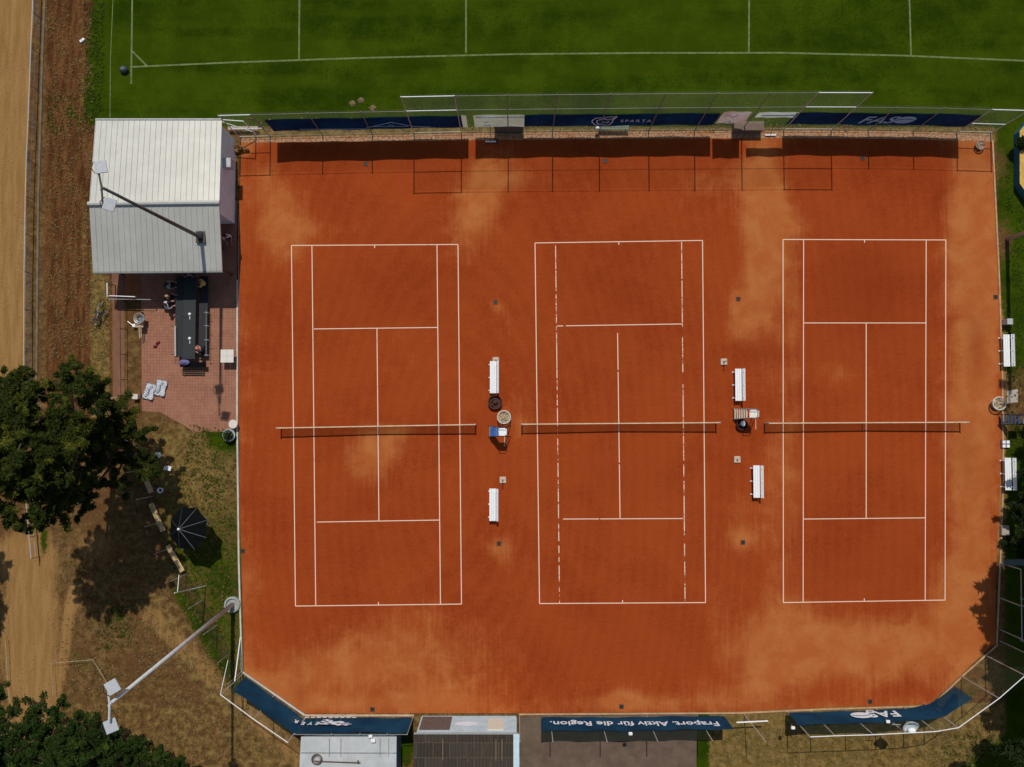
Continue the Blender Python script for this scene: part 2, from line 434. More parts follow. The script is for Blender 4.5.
# ------------------------------------------------------------------ clay sheet with its dry and damp areas
def make_clay():
    def gb(x,y,cx,cy,rx,ry,a=1,th=0):
        dx,dy=x-cx,y-cy; c,s=math.cos(th),math.sin(th); u=dx*c+dy*s; v=-dx*s+dy*c
        return a*math.exp(-((u/rx)**2+(v/ry)**2))
    dryb=[(768,250,20,80,.35),(975,330,26,220,.28),(850,652,115,30,.50),(772,640,26,46,.35),(660,690,120,16,.25),(385,455,40,26,.30,.4),(330,675,90,26,.30),(270,215,34,60,.22),(480,190,40,34,.2),(505,150,8,8,.2),(285,225,26,42,.62),(262,180,22,30,.35),(475,215,26,42,.8,.3),(500,170,30,22,.45),(370,455,28,30,.95,.3),(400,432,30,10,.6),
      (350,660,70,36,.55),(420,630,50,50,.35),(285,690,40,20,.45),(440,700,40,20,.55),(255,600,16,60,.35),(250,400,12,120,.25),
      (764,240,21,100,.80),(765,215,22,55,.6),(774,500,16,110,.50),(742,520,12,36,.40),(738,310,14,26,.45),(742,330,16,16,.3),
      (968,250,26,90,.95),(972,500,22,120,.80),(955,600,30,50,.75),(960,420,25,60,.45),(905,650,90,40,.50),(800,640,50,45,.50),
      (800,225,34,12,.4),(762,668,24,34,.45),(735,697,24,14,.35),(795,300,10,80,.4),(793,470,10,110,.4),(640,702,80,8,.45),(372,702,90,9,.45),
      (520,415,22,30,.45),(507,320,20,30,.25),(498,548,14,14,.55),(742,540,14,14,.6),(738,300,9,9,.5),(496,304,8,8,.5),(620,700,14,8,.8),
      (560,180,60,10,.25),(700,190,40,20,.4),(740,170,30,20,.3),(975,170,18,30,.45),(520,560,20,80,.2),(838,370,34,18,.42,.2),(400,360,24,34,.30,.4),(320,230,60,12,.3),
      (243,150,9,7,.9),(890,440,40,90,.15),(990,350,8,120,.5),(720,600,14,70,.3),(480,660,60,40,.3)]
    dampb=[(865,290,62,55,.75),(620,300,60,60,.35),(865,560,60,50,.35),(940,195,9,16,.7,.4),(975,345,12,35,.5),(560,200,40,16,.35),(890,175,90,16,.45),
      (770,352,16,22,.4),(380,290,60,40,.25),(300,680,8,40,.3),(620,470,60,40,.2),(965,460,14,36,.35),(640,640,90,40,.2),(745,350,12,12,.4),(340,540,60,50,.15),(800,400,22,60,.2)]
    nu,nv=230,170; bm=B(); col=[]; V=[]
    for j in range(nv+1):
        v=j/nv; yy=140+v*(705-140)
        for i in range(nu+1):
            u=i/nu; lx=itp(yy,LX); rx=itp(yy,RX); x=lx+(rx-lx)*u
            t=itp(x,TOPY); bt=itp(x,BOTY); y=t+(bt-t)*v
            V.append(bm.verts.new(W(x,y,.004)))
            d=sum(gb(x,y,*b) for b in dryb); w=sum(gb(x,y,*b) for b in dampb)
            e=min(y-t,bt-y)/10; e2=min(x-lx,rx-x)/8
            d+=.30*math.exp(-max(e,0)**2)+.22*math.exp(-max(e2,0)**2)
            # play areas are swept: fewer dry spots inside the singles courts
            inside=any(a<x<b and 247<y<600 for a,b in ((314,439),(557,684),(803,926)))
            if inside: d*=.72
            col.append((min(1.3,d*1.12),min(.8,w*.75),0,1))
    for j in range(nv):
        for i in range(nu):
            a=j*(nu+1)+i; f=bm.faces.new((V[a+nu+1],V[a+nu+2],V[a+1],V[a]))
    o=link('clay_surface',bm,clay_mat()); tag(o,kind='structure')
    if o.data.polygons[0].normal.z<0: o.data.flip_normals()
    ca=o.data.color_attributes.new('dry','FLOAT_COLOR','POINT'); ca.data.foreach_set('color',np.array(col,dtype=np.float32).ravel())
make_clay()

# gravel bed below the north fence, kerbs round the clay
gravel,N_,L_,b_,v_=newmat('gravel_bed')
_n=nnoise(N_,L_,v_,7,6,.8); _n2=nnoise(N_,L_,v_,1.2,5,.6)
_c=nmix(N_,L_,nrange(N_,L_,_n,.40,.60),(.28,.10,.04),(.50,.33,.19)); _c=nmix(N_,L_,nrange(N_,L_,_n2,.5,.7,0,.6),_c,(.36,.10,.03)); L_.new(_c,b_.inputs['Base Color'])
bm=B(); xs=np.linspace(240,992,60)
for a,b2 in zip(xs,xs[1:]):
    pts=[W(a,itp(a,TOPY)+2.5,.009),W(b2,itp(b2,TOPY)+2.5,.009),W(b2,itp(b2,FENY)+.5,.009),W(a,itp(a,FENY)+.5,.009)]
    quad(bm,*pts)
tag(link('gravel_path',bm,gravel),kind='structure')
def kerb(name,pts,w,h,m=kerbm):
    bm=B(); strip(bm,[W(*p) for p in pts],w,h,0.0); o=link(name,bm,m); tag(o,kind='structure'); return o
kerb('court_kerb',[(x-1.2,y) for y,x in LX if 150<y<690][:1]+[(239.2,215),(237.6,280),(237.3,420),(239.0,560),(242.2,671.5),(305,715)],.11,.07,mat('left_kerb',(.50,.46,.40),.8,.2,2))
kerb('court_kerb',[(305.5,715.2),(414,715.2)],.12,.06)
kerb('court_kerb',[(519,714.2),(740,712.8),(824,709),(931,705.8),(963,675),(996.5,645.5),(1000,560),(1003,480),(1002,380),(999,280),(995.2,200),(992.2,140)],.10,.06,mat('right_kerb',(.46,.27,.14),.9,.3,2))

# terrace and other paving
def slab(name,pts,z,m):
    bm=B(); bm.faces.new([bm.verts.new(W(p[0],p[1],z)) for p in pts]); bmesh.ops.recalc_face_normals(bm,faces=bm.faces)
    for f in bm.faces:
        if f.normal.z<0: f.normal_flip()
    o=link(name,bm,m); tag(o,kind='structure'); return o
slab('terrace_paving',[(141,262),(237,200),(236.6,431.5),(193,431.5),(184,425),(172,419),(160,412),(142,411)],.008,brick_mat())
slab('path',[(112,262),(124.5,262),(124.5,411),(113,413)],.006,mat('path_slabs',(.19,.085,.045),.9,.2,2,bump=.3))
slab('path',[(124.9,262),(140.6,262),(141.5,300),(124.9,300)],.006,mat('clay_path',(.26,.085,.03),.9,.3,3))
slab('forecourt',[(519.5,716.5),(697,714),(696,800),(519,800)],.008,concd)
slab('stone_slab',[(1007,391),(1018,389),(1018,402),(1007,403.5)],.012,concr)
kerb('track_kerb',[(47,-150),(45,0),(42.5,60),(40.5,130),(38.5,200),(37.5,300),(36.5,400),(37,500)],.14,.06,mat('track_kerb',(.15,.115,.075),.9,.3,2))

# ------------------------------------------------------------------ line markings
lm=line_mat('court_paint',.60); lmw=line_mat('worn_court_paint',.485)
def ln(bm,a,b,w=.057,z=.012,gaps=()):
    a=Vector(a);b=Vector(b); cuts=[0]+[g for gp in gaps for g in gp]+[1]
    for k in range(0,len(cuts)-1,2):
        p=a.lerp(b,cuts[k]); q=a.lerp(b,cuts[k+1]); n=max(1,int((q-p).length/20)); pts=[]
        for i in range(n+1):
            r=p.lerp(q,i/n); pts.append(W(r.x,r.y,0))
        if len(pts)>1: strip(bm,pts,w,z)
def court(c,wg=False,solid=()):
    bm=B(); TL,TR,BR,BL=c['o']
    ln(bm,TL,BL); ln(bm,TR,BR,z=.0125); ln(bm,TL,TR,z=.0165); ln(bm,BL,BR,z=.017)
    mt=((TL[0]+TR[0])/2,(TL[1]+TR[1])/2); ln(bm,mt,(mt[0],mt[1]+3),z=.0205)
    mb=((BL[0]+BR[0])/2,(BL[1]+BR[1])/2); ln(bm,mb,(mb[0],mb[1]-3),z=.0205)
    o=link('court_lines',bm,lm); tag(o,kind='structure')
    bm=B(); bs=B()
    for k,(a,b,gaps) in enumerate(c['i']): ln(bs if k in solid else bm,a,b,z=.0225+.002*k,gaps=gaps)
    if solid: tag(link('court_lines',bs,lm),kind='structure')
    o=link('court_lines',bm,lmw if wg else lm); tag(o,kind='structure')
def rg(n,seed):
    r=random.Random(seed); t=.02; out=[]
    while t<.97:
        a=t+r.uniform(.02,.16); b=a+r.choice((.003,.005,.006,.012,.03))*r.uniform(.7,1.3)
        if b<.99: out.append((a,b))
        t=b
    return out
court({'o':((291.5,245.5),(458,244.5),(461.5,604),(295.5,606)),
 'i':[((312,246),(315.8,605.5),()),((437,245),(440.5,604),()),((314,329),(438,327.5),()),((317,522),(440,520),()),((377,328.5),(379,520.5),())]})
court({'o':((535,243),(702.5,240.5),(705.5,602.5),(539.5,603.5)),
 'i':[((555.5,243),(559.5,603),rg(0,4)),((681.5,241),(685,602),rg(0,9)),((557,326),(682,324),[(.05,.07)]),((563,519),(683,518.5),[(.3,.31)]),((617.5,333),(620,518),[(.2,.21),(.7,.71)])]},True,(2,3,4))
court({'o':((783,239.5),(945.8,240),(945,600),(783.3,602.5)),
 'i':[((803.5,240),(803,602),()),((926,240.5),(925,600),()),((804,323),(926.5,323),()),((803,519),(925.5,517.8),()),((866,323),(866,518),())]})
fl=mat('field_line_paint',(.125,.165,.055),.9,.4,3)
bm=B()
def fln(pts,w=.11,z=.006):
    strip(bm,[W(*p) for p in pts],w,z)
fln([(130,67),(230,62.5),(360,58),(512,54.2),(640,53),(780,52.8),(900,55.5),(1030,61),(1180,68)])
fln([(133.5,-80),(132.3,0),(131.2,84)],z=.010); fln([(132,51),(147,66)],z=.008)
for a,b2 in (((300,-80),(299,60)),((466,-80),(466,53)),((749.5,-80),(748.8,52)),((907,-80),(911,55))): fln([a,b2],z=.010)
fln([(114,-80),(113,0),(110.5,60),(110,118)],.05,.010)
tag(link('field_lines',bm,fl),kind='structure')

# ------------------------------------------------------------------ lettering helper
def text_mesh(txt, size, m, parent, M, name='lettering', ext=.004, spacing=1.0, bold=0.0, shear=0, xs=1.0):
    cu=bpy.data.curves.new('t','FONT'); cu.body=txt; cu.size=size; cu.extrude=ext; cu.align_x='CENTER'; cu.align_y='CENTER'
    cu.space_character=spacing; cu.offset=bold; cu.shear=shear; cu.resolution_u=3
    to=bpy.data.objects.new('t',cu); COL.objects.link(to)
    dg=bpy.context.evaluated_depsgraph_get(); me=bpy.data.meshes.new_from_object(to.evaluated_get(dg))
    bpy.data.objects.remove(to)
    me.transform(M @ Matrix.Diagonal((xs,1,1,1))); me.transform(Matrix.Translation(-Vector(parent.location)))
    me.materials.clear(); me.materials.append(m)
    o=bpy.data.objects.new(name,me); COL.objects.link(o); o.parent=parent; return o

# ------------------------------------------------------------------ fences
def fence(name,label,base,posts,hf,thick,rails=True,net=netm,group=None,railh=(),pr=.035,bold=()):
    """base: world polyline at the foot; posts: list of world points; hf(i): height at post i"""
    t=thing(name,label,'fence',posts[0],0,group)
    for i,p in enumerate(posts):
        bm=B(); h=hf(i); tube(bm,p,p+Vector((0,0,h)),pr,n=6); tube(bm,p+Vector((0,0,h)),p+Vector((0,0,h+.05)),pr*1.4,pr*.6,n=6)
        link('post',bm,galvd if i not in bold else galv,t,True)
    return t

nf_x=[240.5,270.4,323,372.5,414.2,461.5,508.2,552.5,599.2,648.7,694.4,741.4,783.4,831,868,913,956.5,990.5]
nf_posts=[W(x,itp(x,FENY)) for x in nf_x]
HT,HL=6.45,4.15
def nfh(i): return HT if 4<=i<=13 else HL
t=fence('court_fence','long steel wire fence between football field and courts, raised in its middle',None,nf_posts,nfh,0,bold=(0,4,5,12,13,16,17))
def span(bm,a,b,z,r=.02): tube(bm,a+Vector((0,0,z)),b+Vector((0,0,z)),r,n=6,cap=False)
for i in range(len(nf_posts)-1):
    a,b2=nf_posts[i],nf_posts[i+1]; tall=4<=i<=12; h=HT if tall else HL
    boldbay=i in (0,4,12,16)
    bm=B(); span(bm,a,b2,h-.03,.032 if boldbay else .012); 
    if tall: span(bm,a,b2,HL,.030 if boldbay else .014)
    if boldbay and not tall: span(bm,a,b2,1.7,.028)
    span(bm,a,b2,.25,.014)
    link('rail',bm,white if boldbay else galvd,t,True)
bm=B()
for i in range(len(nf_posts)-1):
    a,b2=nf_posts[i],nf_posts[i+1]; h=HT if 4<=i<=12 else HL
    quad(bm,a+Vector((0,.15,.1)),b2+Vector((0,.15,.1)),b2+Vector((0,.15,h-.05)),a+Vector((0,.15,h-.05)))
link('netting',bm,netn,t,True)

def wline(p,q,f): return p.lerp(q,f)
def banner(name,label,pts,z0,z1,m,off,group='blue banners hanging on the fences',slant=0):
    """pts: ground polyline; a wavy sheet hung in front of the fence"""
    t=thing(name,label,'banner',pts[0],0,group)
    P=[]; 
    for a,b2 in zip(pts,pts[1:]):
        n=max(2,int((b2-a).length/.5))
        for k in range(n): P.append(a.lerp(b2,k/n))
    P.append(pts[-1]); bm=B(); rows=[]
    for k,p in enumerate(P):
        d=(P[min(k+1,len(P)-1)]-P[max(0,k-1)]).normalized(); nr=Vector((-d.y,d.x,0))*off
        row=[]
        for q in range(6):
            f=q/5; wv=.02*math.sin(k*1.3+q)+.015*math.sin(k*.5)
            sag=-.04*abs(math.sin(k*math.pi/5.0))*f
            sh=d*slant*(1-f)
            row.append(bm.verts.new(p+nr*(1+wv*2)+nr.normalized()*wv+sh+Vector((0,0,z0+(z1-z0)*f+sag))))
        rows.append(row)
    for a,b2 in zip(rows,rows[1:]):
        for q in range(5): bm.faces.new((a[q],b2[q],b2[q+1],a[q+1]))
    link('sheet',bm,m,t,True,True)
    return t
navy=banner_mat('navy_banner',(.0004,.026,.085),(.001,.060,.16)); blueb=banner_mat('blue_banner',(.005,.034,.072),(.009,.060,.115))
def fg(x): return W(x,itp(x,FENY))
# a banner point seen at pixel x at height z along the north fence: solve for the foot
def foot_at(pxl,z,line='n'):
    lo,hi=200,1020
    for _ in range(40):
        mid=(lo+hi)/2; f=W(mid,itp(mid,FENY)) ; 
        # projected x of (f + z)
        v=RM.transposed() @ (Vector((f.x,f.y,z))-Vector((0,0,H))); X=CX+F*v.x/-v.z
        if X<pxl: lo=mid
        else: hi=mid
    return W(lo,itp(lo,FENY))
Z0,Z1=.80,2.95
def nbanner(x0,x1,lab,sl0=0):
    A=foot_at(x0,Z1); C=foot_at(x1,Z1)
    n=10; pts=[]
    for k in range(n+1):
        x=A.x+(C.x-A.x)*k/n
        lo,hi=200,1020
        for _ in range(30):
            mid=(lo+hi)/2
            if W(mid,itp(mid,FENY)).x<x: lo=mid
            else: hi=mid
        pts.append(W(lo,itp(lo,FENY)))
    return banner('fence_banner',lab,pts,Z0,Z1,navy,.09)
def face_n(x,z):   # frame on the north fence, facing the courts (towards -y)
    p=foot_at(x,z); return Matrix.Translation(Vector((p.x,p.y+.02,z))) @ Matrix.Rotation(R(90),4,'X')
b1=nbanner(264,461,'navy banner on the north fence with a thin white gable outline, next to the clubhouse')
def poly_logo(parent,pts_px,z_of,th,m,name='logo'):
    bm=B()
    for pl in pts_px:
        V=[]
        for (x,zz) in pl:
            p=foot_at(x,zz); V.append(Vector((p.x,p.y+.02,zz)))
        for a,c in zip(V,V[1:]):
            d=(c-a); box(bm,(a+c)/2,(d.length+th*.5,.012,th),ry=-math.atan2(d.z,d.x))
    return link(name,bm,m,parent,True)
poly_logo(b1,[[(300,1.15),(366,1.2),(390,2.2),(415,1.35),(430,1.25)]],None,.07,gry_txt)
poly_logo(b1,[[(373,1.45),(408,1.45)],[(388,1.7),(394,1.7)]],None,.05,gry_txt)
b2_=nbanner(524.5,721,'navy banner on the north fence with a white helmet crest and one thin spaced word')
# the crest: a helmet drawn in strokes
poly_logo(b2_,[[(592,1.7),(592.5,2.1),(596,2.45),(601,2.5),(605,2.35),(601,2.2),(597,2.0),(597,1.6),(599,1.25),(596,1.1),(592,1.7)],
               [(600,1.45),(605,1.15),(609,1.2),(612,1.6),(613,2.1),(617,2.65)],[(603,2.35),(608,2.1),(612,2.3),(617,2.6)],[(603,1.75),(607,1.6),(609,1.8)],[(605,2.55),(611,2.65),(617,2.7)]],None,.08,wht_txt)
text_mesh('SPARTA',.62,wht_txt,b2_,face_n(636,1.85),spacing=1.35,xs=.74)
b3=nbanner(797,983,'navy banner on the north fence with large pale letters and a ball emblem')
text_mesh('FAS',1.65,gry_txt,b3,face_n(877,1.85),bold=.03,shear=.25,xs=.86)
def ball_logo(parent,M,rx,rz,m,m2):
    bm=B(); vs=[bm.verts.new(M@Vector((rx*math.cos(2*math.pi*k/28),rz*math.sin(2*math.pi*k/28),0))) for k in range(28)]
    bm.faces.new(vs); o=link('ball_emblem',bm,m,parent,True)
    bm=B(); pts=[M@Vector((rx*(-.92+1.84*k/12),rz*.33*math.sin(k/12*math.pi*1.0)-rz*.05,.01)) for k in range(13)]
    for a,c in zip(pts,pts[1:]): tube(bm,a,c,.022,n=4)
    s=link('seam',bm,m2,o); 
    s.data.transform(Matrix.Translation(-Vector(parent.location)))
ball_logo(b3,face_n(905,1.95),.68,.62,gry_txt,navy)

# south fence -----------------------------------------------------
def south_fence(label,line_px,post_px,h,rails=True,net=netm,topm=white,heavy=True):
    pts=[W(*p) for p in post_px]
    t=thing('court_fence',label,'fence',pts[0])
    for p in pts:
        bm=B(); tube(bm,p,p+Vector((0,0,h)),.03,n=6); link('post',bm,galv,t,True)
    if rails:
        bm=B(); path_tube(bm,[p+Vector((0,0,h)) for p in pts],.026); link('rail',bm,topm,t,True)
    bm=B()
    for a,b2 in zip(pts,pts[1:]): quad(bm,a+Vector((0,0,.1)),b2+Vector((0,0,.1)),b2+Vector((0,0,h-.04)),a+Vector((0,0,h-.04)))
    link('netting',bm,net,t,True)
    return t
sfL=south_fence('corner fence with white top rail beside the tall mast, southwest of the clay',None,[(243.5,673),(274,695.5),(305.5,717)],4.2)
bm=B(); a=W(240.5,636); c=W(243.5,673)+Vector((0,0,1.7)); tube(bm,a,c,.035,n=6); link('brace',bm,white,sfL,True)
bm=B(); tube(bm,W(243.5,673)+Vector((-.02,0,4.2)),W(243.5,673)+Vector((-.02,0,2.3))+(W(240,650)-W(243,673)),.02,n=5); link('brace',bm,white,sfL,True)
sfM=south_fence('low plain wire fence behind the two sheds along the south edge of the clay',None,[(306.5,717),(341,717),(368,717),(394,717),(413,717)],2.95,topm=galvd)
sfC=south_fence('fence carrying the long lettered banner in front of the grey forecourt',None,[(519.5,716.3),(550,716),(600,716),(646.5,715.5),(697,715)],4.2,rails=False)
sfR=south_fence('southeast fence whose long white top rail bends round the cut corner of the clay',None,[(787,711.5),(810,710.5),(845,709.5),(875,708),(903,706.5),(923.5,703),(961,676),(985,655),(1000,641)],4.25)
# lone goal-like post piece between the banners
t=thing('rail_post','short white rail on a slim leaning post in the dry grass between two blue banners','post',W(744,714))
bm=B(); tube(bm,W(744,714),W(746,716)+Vector((0,0,4.2)),.03,n=6); link('post',bm,galv,t,True)
bm=B(); tube(bm,W(736.5,722.5,1.4),W(768,721,1.4),.045,n=6); link('rail',bm,white,t,True)

def sbanner(lab,pts_px,z0,z1,m):
    pts=[W(*p) for p in pts_px]
    return banner('fence_banner',lab,pts,z0,z1,m,.12)
bS1=sbanner('long blue banner with one white sentence, in front of the grey forecourt',[(541,716.2),(600,716),(646.5,715.6),(722.5,714.6)],.55,2.85,blueb)
def face_s(px,py,z,ang=0,off=.19):
    pl=[(243.5,673),(274,695.5),(305.5,717),(413,717)] if px<420 else ([(519.5,716.3),(600,716),(722.5,714.6)] if px<760 else [(785,712.0),(845,709.9),(903,707.2),(926,703.5),(951.5,685.5)])
    lo,hi=pl[0][0],pl[-1][0]
    for _ in range(40):
        mid=(lo+hi)/2; f=W(mid,itp(mid,pl)); v=RM.transposed() @ (Vector((f.x,f.y,z))-Vector((0,0,H)))
        if CX+F*v.x/-v.z<px: lo=mid
        else: hi=mid
    f=W(lo,itp(lo,pl)); p=Vector((f.x,f.y,z))
    return Matrix.Translation(p) @ Matrix.Rotation(ang,4,'Z') @ Matrix.Translation((0,.19+off*.3,0)) @ Matrix.Rotation(R(180),4,'Z') @ Matrix.Rotation(R(90),4,'X')
def face_s_old(px,py,z,ang=0,off=.19):   # frame on the south fences, facing the courts (+y): text reads from inside
    p=W(px,py,z); 
    M=Matrix.Translation(p) @ Matrix.Rotation(ang,4,'Z') @ Matrix.Translation((0,off,0)) @ Matrix.Rotation(R(180),4,'Z') @ Matrix.Rotation(R(90),4,'X')
    return M
text_mesh('Fraport. Aktiv für die Region.',1.00,wht_txt,bS1,face_s(634.5,724.6,1.85,off=0.0),bold=.016,xs=.895)
bS2=sbanner('blue banner bent round the southeast corner with big white letters and a ball emblem',[(785,712.0),(810,711.1),(845,709.9),(875,708.6),(903,707.2),(926,703.5),(951.5,685.5)],.55,2.65,blueb)
text_mesh('FAS',1.35,wht_txt,bS2,face_s(883,716.5,1.45,R(2),0.0),bold=.03,xs=.95)
text_mesh('O',.55,wht_txt,bS2,face_s(870,713.6,.9,R(2),0.0),bold=.02,xs=1.2)
ball_logo(bS2,face_s(861.5,717.3,1.55,R(2),.03),.66,.50,wht_txt,blueb)
bS3=sbanner('blue banner bent round the southwest corner with white letters and a mottled animal crest',[(246,677),(274,697.2),(304,718),(320,718.2),(368,718),(413,717.6)],.35,2.85,blueb)
def along(px,py,z,ang): 
    return face_s(px,py,z,ang,0.0)
for ch,px,py,ang in (('R',295.5,723.5,R(-16)),('E',303,726,R(-6)),('Y',310.5,727.5,0),('E',317.5,728,0)):
    text_mesh(ch,.62,wht_txt,bS3,face_s(px,py,1.7,ang,.12),name='lettering',bold=.014,xs=.75)
bm=B(); rr=random.Random(5)
def blob2d(bm,M,cx,cz,rx,rz,seed):
    r=random.Random(seed); vs=[]
    for k in range(14):
        a=2*math.pi*k/14; q=r.uniform(.75,1.15); vs.append(bm.verts.new(M@Vector((cx+rx*q*math.cos(a),cz+rz*q*math.sin(a),0))))
    bm.faces.new(vs)
M=face_s(334,727,1.7,0,.22)
blob2d(bm,M,.45,-.15,.55,.5,1); blob2d(bm,M@Matrix.Translation((0,0,.012)),-.25,.1,.45,.38,2); blob2d(bm,M@Matrix.Translation((0,0,.024)),-.85,.3,.3,.22,3)
link('crest',bm,wht_txt,bS3,True)
bm=B(); M=face_s(334,727,1.7,0,.30)
for s,(cx,cz) in enumerate(((.5,-.1),(.25,.22),(-.3,.15),(.7,-.35),(.0,-.2),(-.65,.3),(.75,.1),(.3,-.4),(-.95,.32))): blob2d(bm,M@Matrix.Translation((0,0,.004*s)),cx,cz,.16,.08,20+s)
link('crest_mark',bm,blueb,bS3,True)
text_mesh('TENNIS TRAINING',.16,gry_txt,bS3,face_s(322,721.3,.75,0,.14),name='lettering') if False else None
bm=B(); M=face_s(331,721.0,.72,0,.16)
for k in range(9): box(bm,M@Vector((-1.5+k*.38,0,0)),(.26,.01,.10))
box(bm,face_s(334,719.9,.55,0,.16)@Vector((0,0,0)),(2.4,.01,.05)); link('small_print',bm,wht_txt,bS3,True)

# ------------------------------------------------------------------ barrier rail on the left and other fences
t=thing('barrier_rail','long waist-high grey rail between the sandy track and the brown verge','barrier',W(44,19))
bpos=[(43,-70),(42,-25),(41,19),(39.5,54),(38.2,90.5),(36.8,127),(35.2,163.5),(34.2,200),(33.6,237),(33,274),(32.8,311),(32.8,349),(33,386),(33.4,424),(34,462),(35,500),(38,535),(40,556)]
bp=[W(*p) for p in bpos]
for p in bp:
    bm=B(); tube(bm,p,p+Vector((0,0,.98)),.028,n=6); link('post',bm,galvd,t,True)
bm=B(); path_tube(bm,[p+Vector((0,0,1.0)) for p in bp],.032); path_tube(bm,[p+Vector((0,0,.5)) for p in bp],.018); link('rail',bm,galv,t,True)

t=thing('garden_fence','dark netting fence on thin steel posts slanting down beside the two wooden benches','fence',W(146,480))
gp=[W(*p) for p in ((143,470),(153,496),(161,522),(170,548),(186,574),(203,600),(217,625),(231,652),(241,672))]
for p in gp:
    bm=B(); tube(bm,p,p+Vector((0,0,2.4)),.02,n=6); link('post',bm,galv,t,True)
bm=B()
for a,c in zip(gp,gp[1:]): quad(bm,a,c,c+Vector((0,0,2.3)),a+Vector((0,0,2.3)))
link('netting',bm,netdark,t,True)
t=thing('steel_pole','thin white steel pole with a short cross arm below the lower wooden bench','pole',W(205.5,586))
bm=B(); tube(bm,W(205.5,586),W(174.5,593,4.7),.03,n=6); link('post',bm,white,t,True)
bm=B(); tube(bm,W(177.5,591.5,4.3),W(179,575,4.3),.025,n=6); link('arm',bm,white,t,True)

t=thing('rope_barrier','low pale rope barrier on short stakes on the dirt lower left of the tall mast','barrier',W(56,660))
pp=[W(*p) for p in ((57,692),(55,661),(75,659.5),(96,657.5),(103,668),(111,682))]
for p in pp:
    bm=B(); tube(bm,p,p+Vector((0,0,.5)),.02,n=5); link('stake',bm,woodl,t,True)
bm=B(); path_tube(bm,[p+Vector((0,0,.47)) for p in pp],.014,5); link('rope',bm,mat('rope',(.42,.38,.25)),t,True)
t=thing('rope_barrier','thin pale cord along the left edge of the sandy path at the bottom left','barrier',W(10,650))
pp=[W(*p) for p in ((9,640),(10,660),(11,680),(13,700))]
for p in pp:
    bm=B(); tube(bm,p,p+Vector((0,0,.4)),.02,n=5); link('stake',bm,woodl,t,True)
bm=B(); path_tube(bm,[p+Vector((0,0,.38)) for p in pp],.014,5); link('rope',bm,MATS['rope'],t,True)

# ------------------------------------------------------------------ nets
def net(a,b,label):
    A=W(*a,1.0); C=W(*b,1.0); A.z=C.z=0
    t=thing('tennis_net',label,'tennis net',A,0,'nets across the three courts')
    for p in (A,C):
        bm=B(); tube(bm,p,p+Vector((0,0,1.09)),.045,n=10); tube(bm,p+Vector((0,0,1.09)),p+Vector((0,0,1.13)),.06,.04,n=10); link('net_post',bm,galv,t,True)
    n=16; bm=B(); rows=[]; bmb=B(); prev=None
    for k in range(n+1):
        f=k/n; p=A.lerp(C,f); z=1.03-.12*(1-abs(2*f-1))
        rows.append((bm.verts.new(p+Vector((0,0,.03))),bm.verts.new(p+Vector((0,0,z)))))
        q=p+Vector((0,0,z))
        if prev is not None:
            d=q-prev; box(bmb,(q+prev)/2,(d.length+.01,.065,.055),rz=math.atan2(d.y,d.x))
        prev=q
    for r0,r1 in zip(rows,rows[1:]): bm.faces.new((r0[0],r1[0],r1[1],r0[1]))
    link('net_mesh',bm,tnet,t,True); link('net_band',bmb,bandm,t,True)
    m=A.lerp(C,.5); bm=B(); box(bm,m+Vector((0,0,.46)),(.05,.03,.90)); link('centre_strap',bm,white,t,True)
net((277,428),(475,424.5),'tennis net across the left clay court beside the terrace')
net((522,424.2),(719.5,422.6),'tennis net across the middle clay court between the two umpire chairs')
net((769,423.2),(968,422.2),'tennis net across the right clay court')

# ------------------------------------------------------------------ white benches
def make_bench():
    t=thing('bench','white bench','bench',(0,0,0),0,'white slatted benches beside the courts')
    bm=B()
    for x in (-.20,-.06,.08): box(bm,(x,0,.45),(.132,2.1,.03),bev=.004)
    link('seat',bm,white,t)
    bm=B()
    for k in range(2): box(bm,(.215+.06*k,0,.60+.11*k),(.11,2.1,.025),ry=R(-48),bev=.004)
    link('backrest',bm,white,t)
    for y in (-.85,0,.85):
        bm=B(); box(bm,(-.25,y,.22),(.05,.06,.44)); box(bm,(.20,y,.38),(.04,.06,.70),ry=R(6)); box(bm,(-.08,y,.03),(.56,.06,.05))
        link('leg',bm,white,t)
    return t
bench=make_bench(); ub=[False]; GB='white slatted benches beside the courts'
for (px,py,lab) in ((494.5,377.5,'white bench with a small tan box at its upper end, above the first umpire chair'),
    (494,504,'white bench between left and middle courts, below the umpire chair and small square table'),
    (740,385,'white bench between middle and right courts, above the stepped umpire chair'),
    (758,481,'white bench between middle and right courts, below the net posts'),
    (1008.5,351,'white bench on the right border beside the grey electric box'),
    (1010,473.5,'white bench on the right border below the blue umpire chair, near dark foliage')):
    place(bench,ub,W(px-(.3 if px<600 else (2.5 if px<900 else 5.0)),py,0),0,lab,GB)
